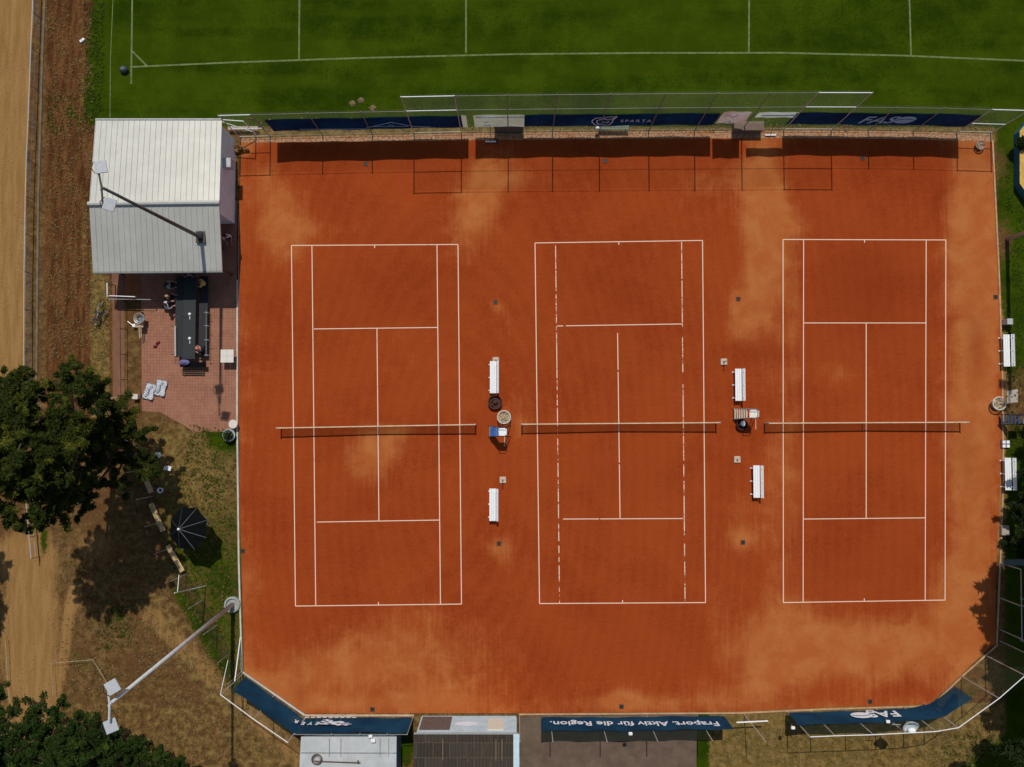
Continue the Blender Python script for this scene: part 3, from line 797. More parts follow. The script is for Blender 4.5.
# small square tables on thin posts
def make_base(h):
    t=thing('parasol_stand','x','parasol stand',(0,0,0),0,'square parasol bases beside the courts')
    bm=B(); box(bm,(0,0,.05),(.42,.42,.10),bev=.015); link('slab',bm,mat('beige_slab',(.50,.40,.30),.8,.25,9),t)
    bm=B(); tube(bm,(0,0,.1),(0,0,h),.028,n=8); link('pipe',bm,galvd,t)
    bm=B(); lathe(bm,(0,0,.10),[(.07,0),(.06,.05),(.035,.06)],12); link('socket',bm,galvd,t)
    return t
GS='square parasol bases beside the courts'
st=make_base(.95); us=[False]; st2=make_base(.3); us2=[False]
for px,py,tall,lab in ((495.8,360.3,0,'square beige parasol base touching the upper end of the bench above the first umpire chair'),
    (502.8,480,1,'square beige parasol base with upright pipe, above the lower left white bench'),
    (724,361.7,1,'square beige parasol base with upright pipe, upper left of the bench beside the stepped chair'),
    (737.4,459.5,0,'square beige parasol base upper left of the lower bench near the right court')):
    if tall: place(st,us,W(px,py,.1)-Vector((0,0,.1)),0,lab,GS)
    else: place(st2,us2,W(px,py,.1)-Vector((0,0,.1)),0,lab,GS)
# wire rubbish basket and dark round bins
def basket(label,px,py,col,r=.42,h=.9,fill=(.42,.33,.2)):
    t=thing('wire_basket',label,'basket',W(px,py,h)-Vector((0,0,h)),0)
    bm=B(); ring(bm,(0,0,h),r,.04,24,6); ring(bm,(0,0,.45),r*.85,.012,20,5); ring(bm,(0,0,.05),r*.7,.02,20,5); link('rim',bm,col,t)
    bm=B()
    for k in range(20):
        a=2*math.pi*k/20; tube(bm,(r*math.cos(a),r*math.sin(a),h),(r*.7*math.cos(a),r*.7*math.sin(a),.05),.008,n=4)
    link('wires',bm,col,t)
    bm=B(); rr=random.Random(int(px))
    for k in range(26):
        a=rr.uniform(0,6.28); q=rr.uniform(0,r*.72); bmesh.ops.create_icosphere(bm,subdivisions=1,radius=rr.uniform(.04,.09),matrix=Matrix.Translation((q*math.cos(a),q*math.sin(a),h*.72+rr.uniform(-.06,.06))))
    lathe(bm,(0,0,.06),[(r*.6,0),(r*.8,h*.55)],14); link('contents',bm,mat('mixed_fill',fill,.8,.5,9),t); return t
ringm=mat('pale_rim',(.58,.54,.46),.6,.2,6)
basket('round wire basket with pale rim next to the umpire chair with blue cover',504,417.2,ringm,h=.5)
basket('round basket with pale rim on the right kerb beside the blue umpire chair',999.5,403.5,ringm,h=.5)
def dark_bin(label,px,py,r=.5):
    t=thing('waste_bin',label,'bin',W(px,py,.6)-Vector((0,0,.6)))
    bm=B(); lathe(bm,(0,0,0),[(r*.8,0),(r*.97,.24),(r,.32),(r*.9,.32),(r*.75,.1)],16,True); bmesh.ops.scale(bm,vec=(1,1,1),verts=bm.verts); link('body',bm,mat('maroon_plastic',(.075,.022,.014),.6,.5,12),t)
    bm=B(); ring(bm,(0,0,.32),r,.02,18,6); link('rim',bm,MATS['maroon_plastic'],t)
    bm=B()
    for k in range(14):
        a=random.uniform(0,6.28); q=random.uniform(0,r*.6); bmesh.ops.create_icosphere(bm,subdivisions=1,radius=.09,matrix=Matrix.Translation((q*math.cos(a),q*math.sin(a),.26)))
    link('rubbish',bm,mat('dark_rubbish',(.085,.03,.02),.7,.7,14),t); return t
dark_bin('dark round bin between the end of the upper white bench and the wire basket',495,402,.46)
t=dark_bin('dark round bin tucked under the stepped umpire chair, holding something white',743.5,424.5,.36)
bm=B(); lathe(bm,(.03,.06,.36),[(.16,0),(.18,.08),(.12,.12),(.02,.1)],10); link('white_bag',bm,white,t)

# ------------------------------------------------------------------ umpire chairs
def umpire(label,px,py,rz,seatm,stepm,cover=None,framem=darkm):
    t=thing('umpire_chair',label,'umpire chair',W(px,py,0),rz,'umpire chairs at the nets'); t.scale=(.84,.88,.95)
    for y in (-.30,.30):
        bm=B(); tube(bm,(-.95,y*1.35,0),(-.12,y,1.72),.028,n=6); link('leg',bm,framem,t)
        bm=B(); tube(bm,(.80,y*1.35,0),(.42,y,1.72),.028,n=6); link('leg',bm,framem,t)
        bm=B(); tube(bm,(-.10,y,2.0),(.42,y,2.0),.025,n=6); tube(bm,(-.1,y,1.72),(-.1,y,2.0),.022,n=6); link('armrest',bm,framem,t)
    for k in range(6):
        f=(k+.5)/6; z=.2+1.35*f; x=-.95+.83*z/1.72
        bm=B(); box(bm,(x,0,z),(.13,.60+.2*(1-f),.03)); link('step',bm,stepm,t)
    bm=B(); prism(bm,[(-.14,-.29),(.34,-.31),(.50,-.12),(.50,.12),(.34,.31),(-.14,.29)],1.70,1.74); link('seat',bm,seatm,t)
    bm=B(); box(bm,(.47,0,1.87),(.04,.46,.26),ry=R(6)); link('backrest',bm,seatm,t)
    bm=B(); tube(bm,(-.53,-.36,.86),(.6,-.36,.86),.018,n=5); tube(bm,(-.53,.36,.86),(.6,.36,.86),.018,n=5); tube(bm,(.6,-.36,.86),(.6,.36,.86),.018,n=5); link('brace',bm,framem,t)
    if cover:
        bm=B(); rr=random.Random(3); rows=[]
        for i in range(7):
            x=-.80+.72*i/6; z=.55+ (x+.80)*1.70
            rows.append([bm.verts.new((x,-.33+.66*j/5,z+.03*math.sin(i*2+j*1.7)+.03)) for j in range(6)])
        for a,c in zip(rows,rows[1:]):
            for j in range(5): bm.faces.new((a[j],c[j],c[j+1],a[j+1]))
        link('blue_cover',bm,cover,t)
    return t
umpire('umpire chair with a bright blue cloth on its steps, between left and middle courts',500.6,431.3,0,white,galvd,bluec)
umpire('umpire chair between middle and right courts with pale wooden steps and cream seat',744.2,413.7,0,mat('cream_seat',(.72,.68,.60),.6,.1,5),mat('pale_steps',(.50,.40,.30),.7,.2,8),None,galvd)
umpire('dark umpire chair with blue steps on the right border by the round basket',1009.5,419.5,0,bluec,mat('blue_steps',(.03,.055,.12),.6,.3,5),None,darkm)

# thin white sticks leaning by the chairs
for px,py,lab in ((504.6,441,'thin white stick lying by the blue-covered umpire chair'),(755.7,424,'thin white stick lying by the pale stepped umpire chair')):
    t=thing('marker_stick',lab,'stick',W(px,py+5.5)); bm=B(); tube(bm,(0,0,.02),(0,.75,.03),.03,.022,n=6); link('shaft',bm,mat('worn_white',(.6,.45,.33)),t); bm=B(); tube(bm,(0,.70,.03),(0,.80,.03),.035,n=6); link('grip',bm,bandm,t)

# ------------------------------------------------------------------ drain covers
def make_drain():
    t=thing('drain_cover','x','drain cover',(0,0,0),0,'small drain covers in the clay')
    bm=B()
    for (c,s) in (((0,.12,.02),(.29,.04,.03)),((0,-.12,.02),(.29,.04,.03)),((.125,0,.02),(.04,.20,.03)),((-.125,0,.02),(.04,.20,.03))): box(bm,c,s)
    link('frame',bm,mat('drain_frame',(.09,.045,.025),.8,.3,8),t)
    bm=B(); box(bm,(0,0,.012),(.20,.19,.012))
    for k in range(4): box(bm,(-.075+.05*k,0,.024),(.015,.19,.008))
    link('grate',bm,darkm,t); return t
dr=make_drain(); ud=[False]; GD='small drain covers in the clay'
for px,py,lab in ((495.5,302,'small dark drain cover in the clay above the upper left bench'),(499,543.5,'small drain cover in a pale patch below the lower left bench'),
  (738.3,299,'small dark drain cover between middle and right courts, above the bench'),(742.8,542.3,'small drain cover in a pale patch between middle and right courts, below the bench'),
  (366,164,'dark drain cover in front of the gable-outline banner'),(605,161,'dark drain cover in front of the navy banner with the helmet crest'),(862.5,158,'dark drain cover in front of the navy banner with the ball emblem'),
  (372.5,709.3,'pale framed drain cover at the south kerb above the animal crest banner'),(621.5,706.5,'drain cover at the south kerb above the long one-sentence banner'),(870,701.5,'dark drain cover at the south kerb above the ball emblem'),
  (242.8,551,'drain cover at the left kerb level with the black parasol'),(995.5,297,'dark drain cover at the right kerb above the electric box'),(496,141,'drain cover in the gravel beside the broom under the beige banner')):
    place(dr,ud,W(px,py,.004),0,lab,GD)

# ------------------------------------------------------------------ clubhouse
zE,zR=3.0,4.15
eNW,eNE,eSE,eSW=W(95.5,120.5,zE),W(221.8,120.5,zE),W(222.5,270.8,zE),W(93,272,zE)
rW,rE=W(89.2,204,zR),W(219.3,202.5,zR)
ch=thing('clubhouse','clubhouse with white ribbed metal gable roof and open veranda beside the football field','building',Vector(((eSW.x+eSE.x)/2,(eSW.y+eNE.y)/2,0)))
def ribbed(bm,a,b,c,d,n,rib=.045,th=.05):
    """a-b lower eave, d-c ridge; ribs run from eave to ridge"""
    for k in range(n):
        for (f0,f1,h0,h1) in ((0,.84,0,0),(.84,.89,0,rib),(.89,.95,rib,rib),(.95,1,rib,0)):
            u0,u1=(k+f0)/n,(k+f1)/n
            p0=a.lerp(b,u0);p1=a.lerp(b,u1);q0=d.lerp(c,u0);q1=d.lerp(c,u1)
            quad(bm,p0+Vector((0,0,h0)),p1+Vector((0,0,h1)),q1+Vector((0,0,h1)),q0+Vector((0,0,h0)))
    quad(bm,a-Vector((0,0,th)),d-Vector((0,0,th)),c-Vector((0,0,th)),b-Vector((0,0,th)))
    quad(bm,a,a-Vector((0,0,th)),b-Vector((0,0,th)),b); quad(bm,a,d,d-Vector((0,0,th)),a-Vector((0,0,th))); quad(bm,b,b-Vector((0,0,th)),c-Vector((0,0,th)),c)
wroof=roof_mat('white_roof_metal',(.49,.475,.415),(.555,.54,.475),(.28,.25,.19))
bm=B(); ribbed(bm,eSW,eSE,rE,rW,23); link('roof',bm,wroof,ch,True)
bm=B(); ribbed(bm,eNE,eNW,rW,rE,23); link('roof',bm,wroof,ch,True)
bm=B(); tube(bm,rW+Vector((-.05,0,.05)),rE+Vector((.05,0,.05)),.14,n=8); link('ridge_cap',bm,mat('ridge_metal',(.48,.47,.42),.5,.1,4),ch,True)
bm=B(); tube(bm,eSW+Vector((0,-.06,-.05)),eSE+Vector((0,-.06,-.05)),.06,n=8); link('gutter',bm,galvd,ch,True)
bm=B(); tube(bm,eNW+Vector((0,.07,-.03)),eNE+Vector((0,.07,-.03)),.08,n=8); link('gutter',bm,galv,ch,True)
xw,xe=eSW.x+.35,eNE.x-.12; yn=eNE.y-.25; ys_=W(200,212,3.2).y
def wallbox(name,x0,x1,y0,y1,z1=2.88,m=wallm):
    bm=B(); box(bm,((x0+x1)/2,(y0+y1)/2,z1/2),(x1-x0,y1-y0,z1)); return link(name,bm,m,ch,True)
wallbox('wall',xe-.2,xe,ys_,yn); wallbox('wall',xw,xw+.2,ys_,yn); wallbox('wall',xw+.2,xe-.2,yn-.2,yn); wallbox('wall',xw+.2,xe-.2,ys_,ys_+.2)
# gable triangle above the end wall
bm=B(); yr=rE.y
for x in (xe-.1,xw+.1):
    vs=[(x,yn,2.88),(x,ys_,2.88),(x,ys_,3.0+ (zR-zE)*((ys_-eSE.y)/(yr-eSE.y))-.06),(x,yr,zR-.06),(x,yn,3.0)]
    A=[bm.verts.new(Vector(v)+Vector((.09,0,0))) for v in vs]; C=[bm.verts.new(Vector(v)-Vector((.09,0,0))) for v in vs]
    bm.faces.new(A); bm.faces.new(C[::-1])
    for i in range(5): bm.faces.new((A[i],C[i],C[(i+1)%5],A[(i+1)%5]))
bmesh.ops.recalc_face_normals(bm,faces=bm.faces); link('gable',bm,wallm,ch,True)
for x in (xe-.15,(xe+xw)/2,xw+.1):
    bm=B(); box(bm,(x,eSE.y+.3,1.47),(.12,.12,2.94)); link('veranda_post',bm,wood_d,ch,True)
bm=B(); box(bm,((xe+xw)/2,eSE.y+.3,2.99),(xe-xw,.14,.1)); link('beam',bm,wood_d,ch,True)
bm=B(); box(bm,(-1.4+xe-1.0,ys_-.02,1.05),(.95,.05,2.1)); dd=link('door',bm,wood_d,ch,True)
bm=B(); tube(bm,(xe-2.05,ys_-.08,1.05),(xe-2.05,ys_-.08,1.2),.02,n=5); hh=link('handle',bm,galv,dd); hh.data.transform(Matrix.Translation(-Vector(ch.location)))
p=W(229.5,163.5,2.2); bm=B(); box(bm,(xe+.26,p.y,2.1),(.50,.62,.65),bev=.03); ac=link('air_conditioner',bm,mat('ac_white',(.45,.45,.45),.6,.1,5),ch,True)
bm=B(); ring(bm,(xe+.44,p.y,2.1),.22,.015,16,5,(1,0,0)); g=link('fan_grille',bm,darkm,ac); g.data.transform(Matrix.Translation(-Vector(ch.location)))
# small white frame gate next to it
t=thing('steel_gate','small white tubular gate with grey plank at the northeast corner of the clubhouse','gate',W(232,134))
a,c=W(228,133),W(256,135)
for q in (a,c):
    bm=B(); tube(bm,q,q+Vector((0,0,2.6)),.035,n=6); link('post',bm,white,t,True)
bm=B(); tube(bm,a+Vector((0,0,3.9-1.3)),c+Vector((0,0,2.6)),.035,n=6); tube(bm,a+Vector((0,0,2.6)),c+Vector((0,0,.6)),.03,n=6); link('rail',bm,white,t,True)
bm=B(); box(bm,W(243,128,.35),(2.0,.22,.04)); link('plank',bm,concr,t,True)

# ------------------------------------------------------------------ floodlight masts
def mast(label,base,top,lights,arm,r0=.17,r1=.08,m=galvd,ring_base=True,bz=0.0,lit=False):
    t=thing('light_mast',label,'floodlight mast',base,0,'floodlight masts round the courts')
    bm=B(); tube(bm,base,top,r0,r1,n=14); link('pole',bm,m,t,True,True)
    if ring_base:
        bm=B(); lathe(bm,base+Vector((0,0,bz)),[(.52,0),(.52,.22),(.40,.26),(.40,.12),(.1,.12)],20); link('base_ring',bm,mat('weathered_cast',(.30,.31,.27),.8,.3,5),t,True)
    bm=B(); path_tube(bm,[top]+arm if False else arm,.05); tube(bm,top,(arm[0]+arm[-1])/2,.06,n=6); link('crossarm',bm,m,t,True)
    for (c,ang,tilt) in lights:
        M=Matrix.Translation(c)@Matrix.Rotation(ang,4,'Z')@Matrix.Rotation(tilt,4,'Y')
        bm=B(); box(bm,(0,0,0),(.55,.60,.07),bev=.02); box(bm,(0,0,-.08),(.40,.44,.10)); 
        bmesh.ops.transform(bm,matrix=M,verts=bm.verts); fl_=link('floodlight',bm,mat('lamp_housing',(.42,.43,.44),.4,.1,6),t,True)
        bm=B(); box(bm,(0,0,-.15),(.34,.38,.03)); bmesh.ops.transform(bm,matrix=M,verts=bm.verts); bmesh.ops.translate(bm,verts=bm.verts,vec=-Vector(t.location)); link('lens',bm,darkm,fl_)
        bm=B(); tube(bm,(-.3,-.28,0),(-.42,0,.05),.02,n=5); tube(bm,(-.3,.28,0),(-.42,0,.05),.02,n=5); bmesh.ops.transform(bm,matrix=M,verts=bm.verts); bmesh.ops.translate(bm,verts=bm.verts,vec=-Vector(t.location)); link('bracket',bm,darkm,fl_)
    return t
h=16.4
mast('grey floodlight mast with two square heads southwest of the clay, standing in a pale ring',W(233,604),W(112,702,h),
   [(W(112.5,687,h+.1),R(30),R(14)),(W(111,726,h-.2),R(20),R(18))],[W(108,690,h),W(109.5,705,h),W(109,722,h)],.145,.075,mat('mast_grey',(.52,.54,.54),.45,.15,3))
t2=mast('brown-grey floodlight mast with two white heads rising through the clubhouse roof',W(201.5,236.5,3.55)*1.0-Vector((0,0,3.55)),W(103,188,h-.5),
   [(W(100.8,167,h-.4),R(10),R(8)),(W(109.5,204.5,h-.4),R(-15),R(12))],[W(99,174,h-.5),W(101.5,187,h-.5),W(103,207,h-.6)],.14,.07,mat('mast_brown',(.075,.065,.06),.5,.2,3),False)
bm=B(); p=W(201,236,3.6); box(bm,(p.x,p.y,3.60),(.58,.85,.16)); link('roof_collar',bm,mat('collar_brown',(.07,.06,.05),.7,.3,8),t2,True)
bm=B(); box(bm,(p.x,p.y,3.78),(.34,.4,.22)); link('roof_collar',bm,darkm,t2,True)
mast('pale floodlight mast on the right border leaning out of the picture by the sandpit',W(1007,239),W(1007,239)+Vector((0,0,h)),
   [(W(1007,239)+Vector((-.5,.6,h)),R(180),R(20)),(W(1007,239)+Vector((-.5,-.9,h)),R(180),R(20))],[W(1007,239)+Vector((-.1,.8,h)),W(1007,239)+Vector((-.1,0,h)),W(1007,239)+Vector((-.1,-1.0,h))],.14,.08,mat('mast_pale',(.40,.40,.40),.45,.15,3),False)
t=thing('electric_box','small grey electric box standing in the shade line of the right mast above the bench','electric box',W(1004.5,322.5))
bm=B(); box(bm,(0,0,.3),(.34,.34,.6),bev=.02); bo=link('housing',bm,mat('box_grey',(.45,.45,.44),.5,.1,5),t); bm=B(); box(bm,(0,.0,.615),(.38,.38,.03)); link('lid',bm,galv,t); bm=B(); box(bm,(0,-.175,.3),(.26,.015,.45)); link('door',bm,galvd,t)

# ------------------------------------------------------------------ terrace furniture
def long_table(label,px0,px1,py0,py1,z,m,cat,name,bench=False):
    a=W(px0,py0,z); c=W(px1,py1,z); cx,cy=(a.x+c.x)/2,(a.y+c.y)/2; w=abs(c.x-a.x); l=abs(c.y-a.y)
    t=thing(name,label,cat,(cx,cy,0))
    n=max(1,round(l/2.2))
    bm=B()
    for k in range(n): box(bm,(0,-l/2+l/n*(k+.5),z-.02),(w,l/n-.015,.035),bev=.004)
    link('seat' if bench else 'table_top',bm,m,t)
    for k in range(n):
        for s in (-1,1):
            y=-l/2+l/n*(k+.5)+s*(l/n/2-.3)
            bm=B(); tube(bm,(-w*.38,y,0),(-w*.38,y,z-.04),.018,n=5); tube(bm,(w*.38,y,0),(w*.38,y,z-.04),.018,n=5); tube(bm,(-w*.38,y,z*.4),(w*.38,y,z*.4),.015,n=5); link('leg',bm,darkm,t)
    return t
long_table('long dark grey folding table on the terrace with small white candle holders down its middle',183.5,195,277,359,.76,tablem,'table','long_table')
long_table('narrow long dark side table left of the central table, where people sit',176,182.2,276,357,.72,mat('darker_board',(.017,.020,.022),.6,.2,5),'table','long_table')
long_table('long dark bench right of the central table',199.5,207,276,356,.47,mat('bench_board',(.017,.019,.021),.6,.2,5),'bench','long_bench',True)
long_table('short black bench standing crosswise at the lower end of the long table',180,206,362,367,.5,blackc,'bench','cross_bench',True)
t=thing('table_end','dark low board with gaps lying below the crosswise bench','pallet',W(194,373)); bm=B()
for k in range(3): box(bm,(0,-.1+k*.13,.12),(1.5,.07,.03))
link('board',bm,wood_d,t); bm=B(); box(bm,(-.6,0,.055),(.06,.4,.1)); box(bm,(.6,0,.055),(.06,.4,.1)); link('bearer',bm,wood_d,t)
for px,py,lab in ((190,314.2,'white candle holder on the middle of the long table'),(190,338.5,'white candle holder nearer the lower end of the long table')):
    t=thing('candle_holder',lab,'candle holder',W(px,py,.76)); bm=B(); lathe(bm,(0,0,0.0),[(.09,0),(.10,.05),(.08,.12),(.03,.14)],10); link('bowl',bm,white,t); bm=B(); tube(bm,(0,-.05,.02),(0,-.34,.02),.022,n=5); link('handle',bm,white,t)
# folded towel/purple bag
t=thing('shoulder_bag','purple and grey bag lying on the left end of the crosswise bench','bag',W(185,362.5,.5))
bm=B(); bmesh.ops.create_icosphere(bm,subdivisions=3,radius=1,matrix=Matrix.Diagonal((.36,.20,.13,1))); bmesh.ops.translate(bm,verts=bm.verts,vec=(0,0,.12))
for v in bm.verts: v.co+=Vector((0,0,.02*math.sin(v.co.x*30)))
link('body',bm,mat('purple_cloth',(.13,.12,.26),.7,.35,12),t,smooth=True); bm=B(); ring(bm,(0,0,.2),.16,.015,14,5,(0,1,.3)); link('strap',bm,darkm,t)
# white rail left of the table
t=thing('flag_pole','white pole lying upright on brackets left of the long tables','pole',W(176.3,340))
bm=B(); tube(bm,W(175.2,326,.9),W(175.4,356,.9),.05,n=6); link('pole',bm,mat('offwhite',(.5,.46,.42)),t,True)
for y in (327,355):
    bm=B(); tube(bm,W(176,y),W(176,y)+Vector((0,0,.9)),.02,n=5); link('leg',bm,galvd,t,True)
t=thing('handrail','thin steel handrail on short posts right of the long bench','handrail',W(210.5,310))
for y in (314,327,341,356):
    bm=B(); q=W(211,y); tube(bm,q,q+Vector((0,0,.85)),.018,n=5); tube(bm,q+Vector((-.12,0,.85)),q+Vector((.15,0,.85)),.018,n=5); link('post',bm,galv,t,True)
bm=B(); tube(bm,W(211,312)+Vector((0,0,.85)),W(211,357)+Vector((0,0,.85)),.018,n=5); link('rail',bm,galvd,t,True)
# square white tiles / board
t=thing('square_table','square white table with four quarter panels on the terrace near the clay','table',W(227,356,.72)-Vector((0,0,.72)))
for sx in (-1,1):
    for sy in (-1,1):
        bm=B(); box(bm,(sx*.215,sy*.215,.70),(.42,.42,.03),bev=.004); link('panel',bm,mat('cream_panel',(.66,.62,.54),.6,.08,5),t)
        bm=B(); tube(bm,(sx*.36,sy*.36,0),(sx*.36,sy*.36,.68),.02,n=5); link('leg',bm,galv,t)
# two white sun loungers / folded sheets
for (px,py,rz,lab) in ((150.3,391.5,R(-18),'left one of two crumpled white cushions lying on the terrace'),(161.5,388,R(-14),'right one of two crumpled white cushions lying on the terrace')):
    t=thing('folded_cushion',lab,'cushion',W(px,py),rz,'crumpled white cushions on the terrace')
    bm=B(); n=9; rows=[]; rr=random.Random(int(px))
    for i in range(n):
        rows.append([bm.verts.new(((-.36+.72*i/(n-1))*(1+.07*math.sin(j)), -.55+1.10*j/11, .13+.035*math.sin(i*1.1+j*.8)+rr.uniform(-.015,.015))) for j in range(12)])
    for a,c in zip(rows,rows[1:]):
        for j in range(11): bm.faces.new((a[j],c[j],c[j+1],a[j+1]))
    r_=bmesh.ops.solidify(bm,geom=bm.faces[:],thickness=.07)
    link('cover',bm,mat('white_cushion',(.80,.82,.84),.7,.12,6),t,smooth=True)
    bm=B(); path_tube(bm,[(-.2,-.35,.24),(0,-.1,.26),(-.05,.2,.25),(.1,.42,.24)],.03,5); link('fold_strap',bm,mat('grey_strap',(.25,.33,.38)),t)
# red shoes
t=thing('red_shoes','pair of dark red shoes on the terrace paving between table and cushions','shoes',W(157,344.5),R(30))
for s in (-1,1):
    bm=B(); bmesh.ops.create_icosphere(bm,subdivisions=2,radius=1,matrix=Matrix.Translation((.13*s,.06*s,.06))@Matrix.Diagonal((.16,.10,.07,1))); link('shoe',bm,mat('dark_red',(.14,.012,.014),.5,.3,10),t,smooth=True)
# round table + potted plant
t=thing('round_stool','small round cream stool beside the left kerb at the lower terrace corner','stool',W(233,424.2,.5)-Vector((0,0,.5)))
bm=B(); lathe(bm,(0,0,0),[(.27,.46),(.29,.48),(.29,.52),(.26,.54)],20); link('seat',bm,mat('cream_top',(.66,.60,.50),.6,.1,5),t)
for k in range(4):
    a=k*math.pi/2; bm=B(); tube(bm,(.2*math.cos(a),.2*math.sin(a),0),(.16*math.cos(a),.16*math.sin(a),.47),.018,n=5); link('leg',bm,galvd,t)
# leaf cloud helper ------------------------------------------------
def leaves(bm,rr,c,rad,n,size,flat=.6,up=.5,elong=1.0):
    c=Vector(c)
    for _ in range(n):
        d=Vector((rr.gauss(0,1),rr.gauss(0,1),rr.gauss(0,1))); d.normalize(); q=rr.random()**.45
        p=c+Vector((d.x*rad[0]*q,d.y*rad[1]*q,d.z*rad[2]*q))
        nrm=(d*.6+Vector((rr.gauss(0,.5),rr.gauss(0,.5),up+rr.gauss(0,.4)))).normalized()
        u=nrm.orthogonal().normalized(); v=nrm.cross(u); a=rr.uniform(0,6.28); u,v=u*math.cos(a)+v*math.sin(a),v*math.cos(a)-u*math.sin(a)
        s=size*rr.uniform(.6,1.3)
        quad(bm,p-u*s*elong-v*s*.15,p-v*s*.5,p+u*s*elong,p+v*s*.5)
t=thing('potted_plant','leafy plant in a pale round pot on the grass below the cream stool','plant',W(231,435))
bm=B(); lathe(bm,(0,0,0),[(.26,0),(.38,.4),(.42,.42),(.38,.44),(.34,.36)],20); link('pot',bm,mat('pale_pot',(.40,.47,.44),.7,.1,5),t)
bm=B(); leaves(bm,random.Random(4),(0,0,.6),(.35,.35,.3),380,.07); link('foliage',bm,leafB,t)
# wheelbarrow
t=thing('wheelbarrow','beige wheelbarrow with a wire rim and grey load at the terrace edge','wheelbarrow',W(143.5,322))
bm=B(); rows=[]
for (w,l,z) in ((.22,.25,.3),(.36,.42,.62)): rows.append([bm.verts.new(v) for v in ((-w*.7,-l,z),(w*.7,-l,z),(w,l,z),(-w,l,z))])
for k in range(4): bm.faces.new((rows[0][k],rows[0][(k+1)%4],rows[1][(k+1)%4],rows[1][k]))
bm.faces.new(rows[0]); link('tray',bm,mat('beige_tray',(.50,.38,.26),.6,.25,6),t)
bm=B(); ring(bm,(0,.18,.66),.34,.02,18,5); ring(bm,(0,.18,.60),.24,.015,18,5); link('wire_rim',bm,galv,t)
bm=B(); bmesh.ops.create_icosphere(bm,subdivisions=2,radius=1,matrix=Matrix.Translation((.03,.05,.5))@Matrix.Diagonal((.2,.22,.12,1))); link('load',bm,mat('grey_load',(.14,.16,.17),.8,.5,14),t)
bm=B(); tube(bm,(-.03,-.35,.55),(.0,-1.15,.5),.035,n=6); tube(bm,(.09,-.35,.55),(.09,-1.05,.5),.03,n=6); link('handle',bm,mat('beige_wood',(.52,.36,.2)),t)
bm=B(); ring(bm,(0,.45,.2),.16,.045,16,6,(1,0,0)); link('wheel',bm,darkm,t)
for s in (-1,1):
    bm=B(); tube(bm,(.18*s,-.2,0),(.16*s,-.2,.35),.018,n=5); link('leg',bm,galvd,t)
t=thing('signal_box','small white square box on a thin arm left of the wheelbarrow','box',W(136,326)); bm=B(); box(bm,(0,0,.25),(.22,.22,.16),bev=.02); link('case',bm,white,t); bm=B(); tube(bm,(0,0,0),(0,0,.2),.03,n=5); tube(bm,(-.08,0,.28),(-.42,.28,.3),.02,n=5); link('arm',bm,galv,t)
t=thing('small_box','small cream box on the dirt strip at the terrace corner by the big tree','box',W(137.7,396.7)); bm=B(); box(bm,(0,0,.2),(.32,.30,.4),bev=.02); link('case',bm,mat('cream_box',(.6,.52,.42)),t); bm=B(); box(bm,(0,0,.41),(.36,.34,.02)); link('lid',bm,mat('cream_box',(.6,.52,.42)),t)
bm=B(); tube(bm,(-.15,0,.3),(-1.9,-.12,.35),.015,n=5); link('cable',bm,galv,t)
# steel gate frame left of terrace
t=thing('pipe_gate','white pipe gate across the paved path left of the terrace','gate',W(108,297))
bm=B(); tube(bm,W(107,283,1.1),W(107.3,297,1.1),.035,n=6); link('rail',bm,white,t,True)
bm=B(); tube(bm,W(109,295.8,1.2),W(135,296.8,1.2),.035,n=6); link('rail',bm,white,t,True)
bm=B(); tube(bm,W(109.5,299,1.0),W(150,299.6,1.0),.022,n=6); link('rail',bm,galv,t,True)
for p in ((107.5,283,1.1),(109,296,1.2),(135,296.8,1.2),(150,299.6,1.0)):
    q=W(*p); bm=B(); tube(bm,(q.x,q.y,0),q,.035,n=6); link('post',bm,galvd,t,True)
# path side fence (dark netting) from gate down to the small box
t=thing('low_fence','thin dark wire fence between the brown path slabs and the terrace','fence',W(126,300))
fp=[W(*p) for p in ((127,302),(127.5,330),(127.5,355),(128,380),(128,400))]
for p in fp:
    bm=B(); tube(bm,p,p+Vector((0,0,1.0)),.025,n=5); link('post',bm,darkm,t,True)
bm=B(); path_tube(bm,[p+Vector((0,0,1.0)) for p in fp],.02,5); link('rail',bm,darkm,t,True)
